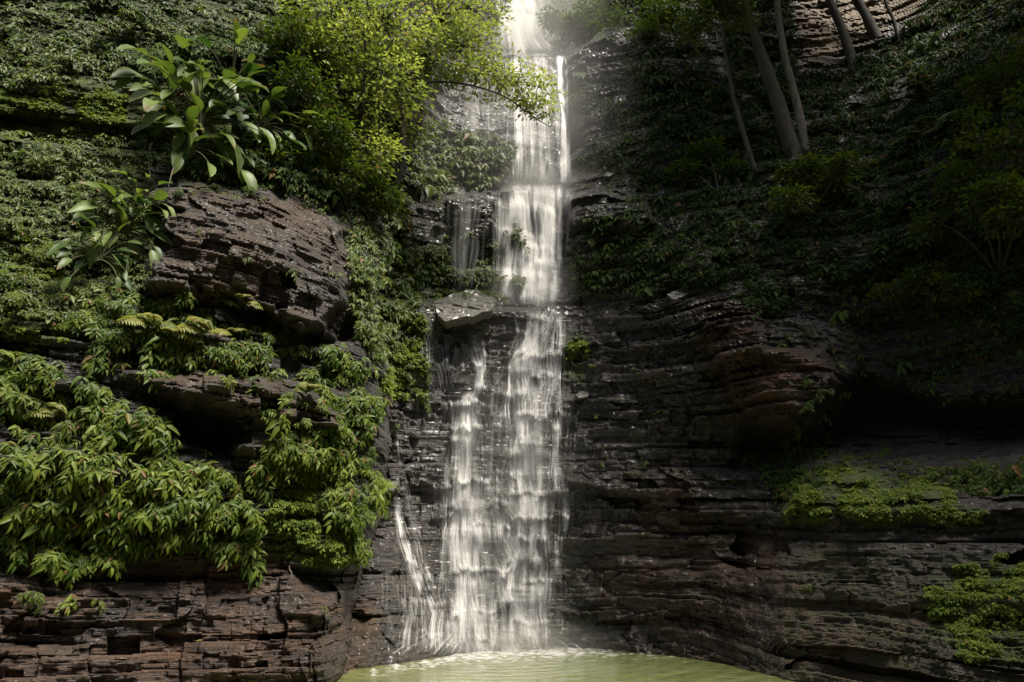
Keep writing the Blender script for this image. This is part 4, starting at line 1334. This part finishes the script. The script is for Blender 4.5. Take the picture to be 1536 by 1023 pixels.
def stream(name, pts, n, alpha, wid, seg=None, wob=3.0, core=0, off=.05, rec=.012, gauss=False, lip=.5, streak=.6, curtain=False):
    """pts: (v, u, halfwidth); n strands; seg: random piece length in pixels"""
    p = np.array(pts, float)
    Vs, Qs, As, o = [], [], [], 0
    for i in range(int(n * 1.35)):
        v0, v1 = p[0, 0], p[-1, 0]
        if seg:
            a = rng.uniform(v0 - seg * .4, v1 - seg * .3)
            b = a + seg * rng.uniform(.5, 1.5)
            a, b = max(a, v0), min(b, v1)
        else:
            a, b = v0 + rng.uniform(-3, 8), v1 + rng.uniform(-12, 4)
        if curtain:
            a = rng.uniform(v0, v1 - 15)
            u0 = np.interp(a, p[:, 0], p[:, 1]) + rng.normal(0, .55) * np.interp(a, p[:, 0], p[:, 2])
            vc = np.clip(np.arange(a - 26, a + 26, 2.0), v0, v1)
            yc = Yat(np.full_like(vc, u0), vc)
            a = vc[int(np.argmin(np.gradient(yc)))] - 3
            b = min(a + rng.uniform(18, 75), v1)
        if b - a < 12:
            continue
        v = np.arange(a, b, 3.0)
        s = np.clip(rng.normal(0, .55), -1.6, 1.6) if gauss else float(np.clip(rng.normal(0, .62), -1.6, 1.6))
        u = np.interp(v, p[:, 0], p[:, 1]) + s * np.interp(v, p[:, 0], p[:, 2])
        if curtain:
            u = np.full_like(v, u0) + rng.normal(0, .05) * (v - a)
        ph = rng.uniform(0, 100)
        u = u + wob * vn(v / 34.0, u / 14.0, np.full_like(v, 3.3), 7) + wob * .12 * vn(v / 12 + ph, 0 * v, 0 * v, 9)
        ys = Yat(u, v)
        if len(ys) > 20:
            kw = int(rng.integers(1, 9)) if rec > .01 else 1
            ker = np.ones(2 * kw + 1) / (2 * kw + 1)
            ys = np.minimum(ys + .03, np.convolve(np.pad(ys, kw, 'edge'), ker, 'valid')[:len(ys)])
        if rec < .01:
            ys = np.minimum(ys, np.convolve(np.pad(ys, 20, 'edge'), np.ones(41) / 41, 'valid')[:len(ys)] + .05) if len(ys) > 3 else ys
        y = ys - off - rng.uniform(0, .05)
        free = np.zeros_like(y)
        for k in range(1, len(y)):
            lim = y[k - 1] + rec
            if y[k] > lim:
                free[k] = min(1, (y[k] - lim) * 6)
                y[k] = lim
        c = P(u, v, y)
        tl = np.linspace(0, 1, len(v))
        fade = np.clip(tl / .12, 0, 1) * np.clip((1 - tl) / .25, 0, 1) if seg else np.clip(tl / rng.uniform(.02, .12), 0, 1) * np.clip((1 - tl) / rng.uniform(.05, .2), 0, 1)
        if curtain:
            fade = np.clip(tl / .08, 0, 1) * (1 - tl) ** .8
        g = -np.gradient(ys)                                   # surface coming out = water spreading over a ledge
        boost = 1 + (lip if rec > .01 else 0.0) * np.clip(g * 9, 0, 2.2)
        st = np.clip(1 - streak + streak * 1.6 * (0.5 + .5 * vn(v / 30.0 + ph, np.full_like(v, ph), 0 * v, 12)), 0, 1.4)
        st = st * np.clip(.75 + .7 * vn(u / 6.0, v / 38.0, 0 * v, 13), .1, 1.5)
        al = np.clip((1.7 if rec < .01 else 1.05) * alpha * fade * boost * st * (rng.uniform(.35, 1.0) if rng.random() < .8 else rng.uniform(1.2, 2.2)), 0, .8)
        w = wid * rng.uniform(.4, 1.2) * (y / F)
        jit = w * (1 + .25 * vn(v / 9 + ph, 0 * v, 0 * v, 17)) * .5
        left = c - np.stack([jit, 0 * jit, 0 * jit], 1)
        right = c + np.stack([jit, 0 * jit, 0 * jit], 1)
        m = len(v)
        mid = c - np.array([0, .3, 0]) * jit[:, None]
        Vs.append(np.stack([left, mid, right], 1).reshape(-1, 3))
        As.append(np.stack([al * .25, al, al * .25], 1).ravel())
        q = np.arange(m - 1)[:, None] * 3
        Qs.append(np.concatenate([np.c_[q, q + 1, q + 4, q + 3], np.c_[q + 1, q + 2, q + 5, q + 4]]) + o)
        o += m * 3
    return build(name, np.concatenate(Vs), quads=np.concatenate(Qs), mat=M_WATER, parent=FALL, origin=ORG, attrs={'alpha': np.concatenate(As)})


# top plume and upper fall
stream('plume', [(-120, 768, 20), (0, 772, 24), (50, 780, 26), (84, 793, 40)], 380, .30, 5, wob=4, gauss=True, rec=.0005)
stream('upper_fall', [(80, 838, 7), (100, 843, 6), (180, 847, 5), (275, 848, 7)], 80, .26, 3, wob=2, gauss=True, rec=.0005)
stream('upper_fall', [(80, 798, 26), (130, 803, 26), (200, 806, 28), (280, 808, 34)], 320, .055, 3, wob=3, rec=.0005)
stream('upper_fall', [(84, 775, 8), (140, 777, 6), (185, 778, 6), (270, 780, 9)], 45, .15, 3, wob=2, gauss=True, rec=.0005)
stream('spray_veil', [(95, 716, 18), (180, 714, 24), (278, 712, 36)], 110, .014, 5, wob=3, gauss=True, rec=.0005)
# middle fall
stream('middle_fall', [(276, 808, 42), (300, 806, 36), (350, 808, 32), (400, 806, 28), (458, 804, 30)], 620, .062, 3, wob=4, gauss=True, rec=.001)
stream('middle_fall', [(284, 835, 7), (300, 830, 7), (340, 824, 7), (400, 822, 9), (455, 820, 12)], 80, .2, 3, wob=2, gauss=True, rec=.001)
stream('middle_fall', [(290, 768, 22), (340, 762, 16), (400, 760, 14), (455, 762, 16)], 130, .06, 3.5, wob=3, gauss=True, rec=.001)
stream('spray_veil', [(292, 700, 24), (380, 694, 20), (440, 690, 16)], 80, .014, 5, wob=3, rec=.001)
# cascade over the steps
stream('cascade', [(462, 826, 13), (500, 805, 13), (535, 786, 13), (570, 778, 16), (640, 780, 18), (720, 784, 18), (790, 788, 20)], 304, 0.154, 2.0, seg=110, wob=6)
stream('cascade', [(466, 838, 5), (520, 836, 6), (600, 832, 7), (690, 834, 7), (740, 838, 6)], 110, .20, 2, seg=90, wob=4)
stream('cascade', [(470, 806, 26), (560, 806, 25), (700, 802, 26), (800, 794, 28), (976, 796, 30)], 420, .085, 2.2, seg=120, wob=6)
stream('cascade', [(585, 712, 8), (605, 702, 12), (650, 695, 15), (720, 694, 18), (800, 694, 20), (880, 700, 24), (978, 704, 30)], 448, 0.133, 2.0, seg=120, wob=6)
stream('cascade', [(715, 712, 34), (800, 735, 44), (900, 748, 54), (976, 752, 58)], 460, .075, 2.2, seg=120, wob=7)
stream('cascade', [(735, 690, 18), (770, 690, 18), (800, 690, 18), (845, 690, 20)], 120, .16, 2.0, seg=50, wob=4)
stream('cascade', [(846, 775, 18), (880, 772, 18), (920, 772, 20)], 90, .13, 2.0, seg=50, wob=4)
stream('cascade', [(820, 775, 7), (860, 762, 7), (900, 765, 8), (940, 790, 8), (974, 800, 9)], 100, .2, 2, seg=90, wob=5)
stream('cascade', [(495, 712, 9), (530, 714, 12), (560, 720, 6), (595, 716, 6)], 140, .2, 2, seg=60, wob=3)
# long soft threads that join the steps
stream('cascade', [(462, 815, 20), (540, 796, 22), (700, 797, 26), (850, 793, 28), (976, 793, 32)], 180, .03, 3.2, wob=4)
stream('cascade', [(590, 706, 12), (680, 697, 16), (800, 702, 24), (976, 710, 34)], 180, .03, 3.2, wob=4)
stream('cascade', [(560, 745, 14), (700, 748, 20), (850, 748, 28), (976, 750, 40)], 90, .018, 3.2, wob=4)
# short curtains hanging from every lip
stream('cascade', [(470, 808, 34), (560, 800, 40), (700, 800, 40), (960, 800, 44)], 650, .20, 1.8, wob=3, curtain=True)
stream('cascade', [(590, 704, 18), (700, 700, 28), (800, 712, 44), (960, 722, 56)], 650, .20, 1.8, wob=3, curtain=True)
stream('cascade', [(700, 745, 40), (960, 750, 70)], 260, .16, 1.8, wob=3, curtain=True)
stream('trickle', [(480, 670, 26), (560, 690, 26)], 110, .14, 1.5, wob=3, curtain=True)
stream('trickle', [(860, 630, 40), (965, 640, 44)], 150, .12, 1.6, wob=3, curtain=True)
stream('trickle', [(570, 660, 26), (700, 640, 30)], 60, .10, 1.4, wob=3, curtain=True)
# small side trickles
stream('splash', [(948, 735, 60), (984, 735, 95)], 420, .10, 4, seg=22, wob=6)
stream('trickle', [(470, 640, 8), (500, 645, 10), (560, 660, 16), (590, 665, 22)], 70, .14, 1.8, seg=60, wob=5)
stream('trickle', [(738, 590, 4), (770, 596, 5), (820, 610, 6), (870, 625, 8), (895, 634, 10)], 90, .15, 1.8, seg=70, wob=4)
stream('trickle', [(720, 605, 5), (780, 618, 6), (830, 628, 8), (890, 645, 12)], 60, .2, 1.8, seg=70, wob=4)
stream('trickle', [(888, 640, 26), (920, 650, 34), (978, 650, 46)], 160, .13, 2, seg=70, wob=5)
stream('trickle', [(718, 846, 6), (760, 850, 5), (800, 848, 4)], 50, .16, 1.8, seg=50, wob=3)
stream('trickle', [(808, 838, 5), (860, 832, 4)], 30, .14, 1.8, seg=40, wob=3)
stream('trickle', [(640, 595, 3), (700, 600, 3)], 16, .18, 1.6, seg=50, wob=2)

# froth along the far shore of the pool
fu_ = np.clip(rng.normal(760, 85, 1500), 560, 1040)
sh = np.interp(fu_, [530, 600, 700, 800, 900, 1000, 1100, 1180], [1010, 997, 979, 974, 972, 981, 996, 1019])
fv_ = sh + 1 + np.abs(rng.normal(0, 5, 1500)) + rng.exponential(3, 1500)
fp = P(fu_, fv_, shoreY(fv_))
fp[:, 2] = .012 + .02 * rng.random(1500)
fa = rng.uniform(0, 2 * math.pi, 1500)
fr_ = rng.uniform(.01, .04, 1500) * np.where(rng.random(1500) < .1, 2, 1)
k6 = np.arange(6) * math.pi / 3
fw = fp[:, None] + np.stack([np.cos(k6 + 0 * fa[:, None]) * fr_[:, None] * 1.8, np.sin(k6 + 0 * fa[:, None]) * fr_[:, None], 0 * k6 + 0 * fa[:, None]], -1)
top = fp + np.array([0, 0, 1]) * fr_[:, None] * .5
fV = np.concatenate([fw, top[:, None]], 1).reshape(-1, 3)
b7 = np.arange(1500)[:, None] * 7
fT = np.concatenate([np.c_[b7 + i, b7 + (i + 1) % 6, b7 + 6] for i in range(6)])
tag(build('foam', fV, tris=fT, mat=M_WATER, attrs={'alpha': np.repeat(rng.uniform(.02, .16, 1500), 7)}), 'white froth along the far edge of the olive pool', 'foam', kind='stuff')

# ------------------------------------------------------------------ mist around the falls
import bmesh


def blob(name, c, r, m, label):
    bm = bmesh.new()
    bmesh.ops.create_icosphere(bm, subdivisions=3, radius=1)
    for vtx in bm.verts:
        k = 1 + .18 * float(vn(vtx.co.x * 1.6 + c[0], vtx.co.y * 1.6, vtx.co.z * 1.6, 3))
        vtx.co = (vtx.co.x * r[0] * k, vtx.co.y * r[1] * k, vtx.co.z * r[2] * k)
    me = bpy.data.meshes.new(name)
    bm.to_mesh(me)
    bm.free()
    me.materials.append(m)
    o = bpy.data.objects.new(name, me)
    C.objects.link(o)
    o.location = [float(x) for x in c]
    tag(o, label, 'mist', kind='stuff')
    return o


MI = mist_material('spray_mist', .75)
MI2 = mist_material('thin_spray_mist', .11)
blob('mist', P(805, 8, 23.0), (4.2, 3.4, 6.2), mist_material('plume_mist', .34, 0.0), 'bright mist around the top plume of the falls')
blob('mist', P(815, 150, 18.6), (2.4, 1.8, 4.2), MI2, 'thin mist drifting round the upper fall')
blob('mist', P(815, 278, 17.3), (1.5, 1.1, 1.0), mist_material('ledge_spray_mist', .4), 'spray where the upper fall hits its ledge')
blob('mist', P(800, 430, 16.5), (1.4, .9, 1.2), mist_material('foot_spray_mist', .35), 'spray where the middle fall hits the cascade top')
blob('mist', P(765, 740, 15.0), (2.0, .9, 4.8), mist_material('cascade_haze', .13), 'faint haze of spray hanging along the stepped cascade')
blob('mist', P(765, 110, 17.0), (4.6, 4.2, 6.5), mist_material('soft_glow_mist', .055, 0.0), 'soft bright haze spreading from the upper falls over the trees beside them')
blob('mist', P(760, 968, 14.6), (2.6, .9, .7), MI, 'low spray where the cascade meets the pool')

# ------------------------------------------------------------------ light, sky, camera
sun_dir = norm(np.array([0.31, -0.30, 0.90]))
sd = bpy.data.lights.new('sun', 'SUN')
sd.energy = 4.6
sd.angle = math.radians(18)
sd.color = (1.0, 0.95, 0.86)
so = bpy.data.objects.new('sun', sd)
C.objects.link(so)
from mathutils import Vector
so.rotation_euler = Vector([float(-x) for x in sun_dir]).to_track_quat('-Z', 'Y').to_euler()
so.location = (10, -10, 30)
W = bpy.data.worlds.new('World')
SC.world = W
W.use_nodes = True
wn = W.node_tree
wn.nodes.clear()
sky = wn.nodes.new('ShaderNodeTexSky')
sky.sky_type = 'NISHITA'
sky.sun_disc = False
sky.sun_elevation = math.asin(sun_dir[2])
sky.sun_rotation = math.atan2(sun_dir[0], sun_dir[1])
sky.dust_density = 3.0
bg = wn.nodes.new('ShaderNodeBackground')
bg.inputs[1].default_value = 0.06
wo = wn.nodes.new('ShaderNodeOutputWorld')
wn.links.new(sky.outputs[0], bg.inputs[0])
wn.links.new(bg.outputs[0], wo.inputs[0])

cam = bpy.data.cameras.new('camera')
cam.sensor_width = 36
cam.lens = 24
cam.clip_end = 2000
co = bpy.data.objects.new('camera', cam)
C.objects.link(co)
co.location = (0, 0, CAMZ)
co.rotation_euler = (math.radians(90) + TH, 0, 0)
SC.camera = co

SC.view_settings.view_transform = 'Standard'
SC.view_settings.look = 'None'
SC.view_settings.exposure = 1.0
SC.view_settings.gamma = 1
SC.cycles.transparent_max_bounces = 48
SC.cycles.max_bounces = 6
SC.cycles.diffuse_bounces = 3
SC.cycles.glossy_bounces = 2
SC.cycles.transmission_bounces = 3
SC.cycles.volume_bounces = 5
SC.cycles.use_denoising = True
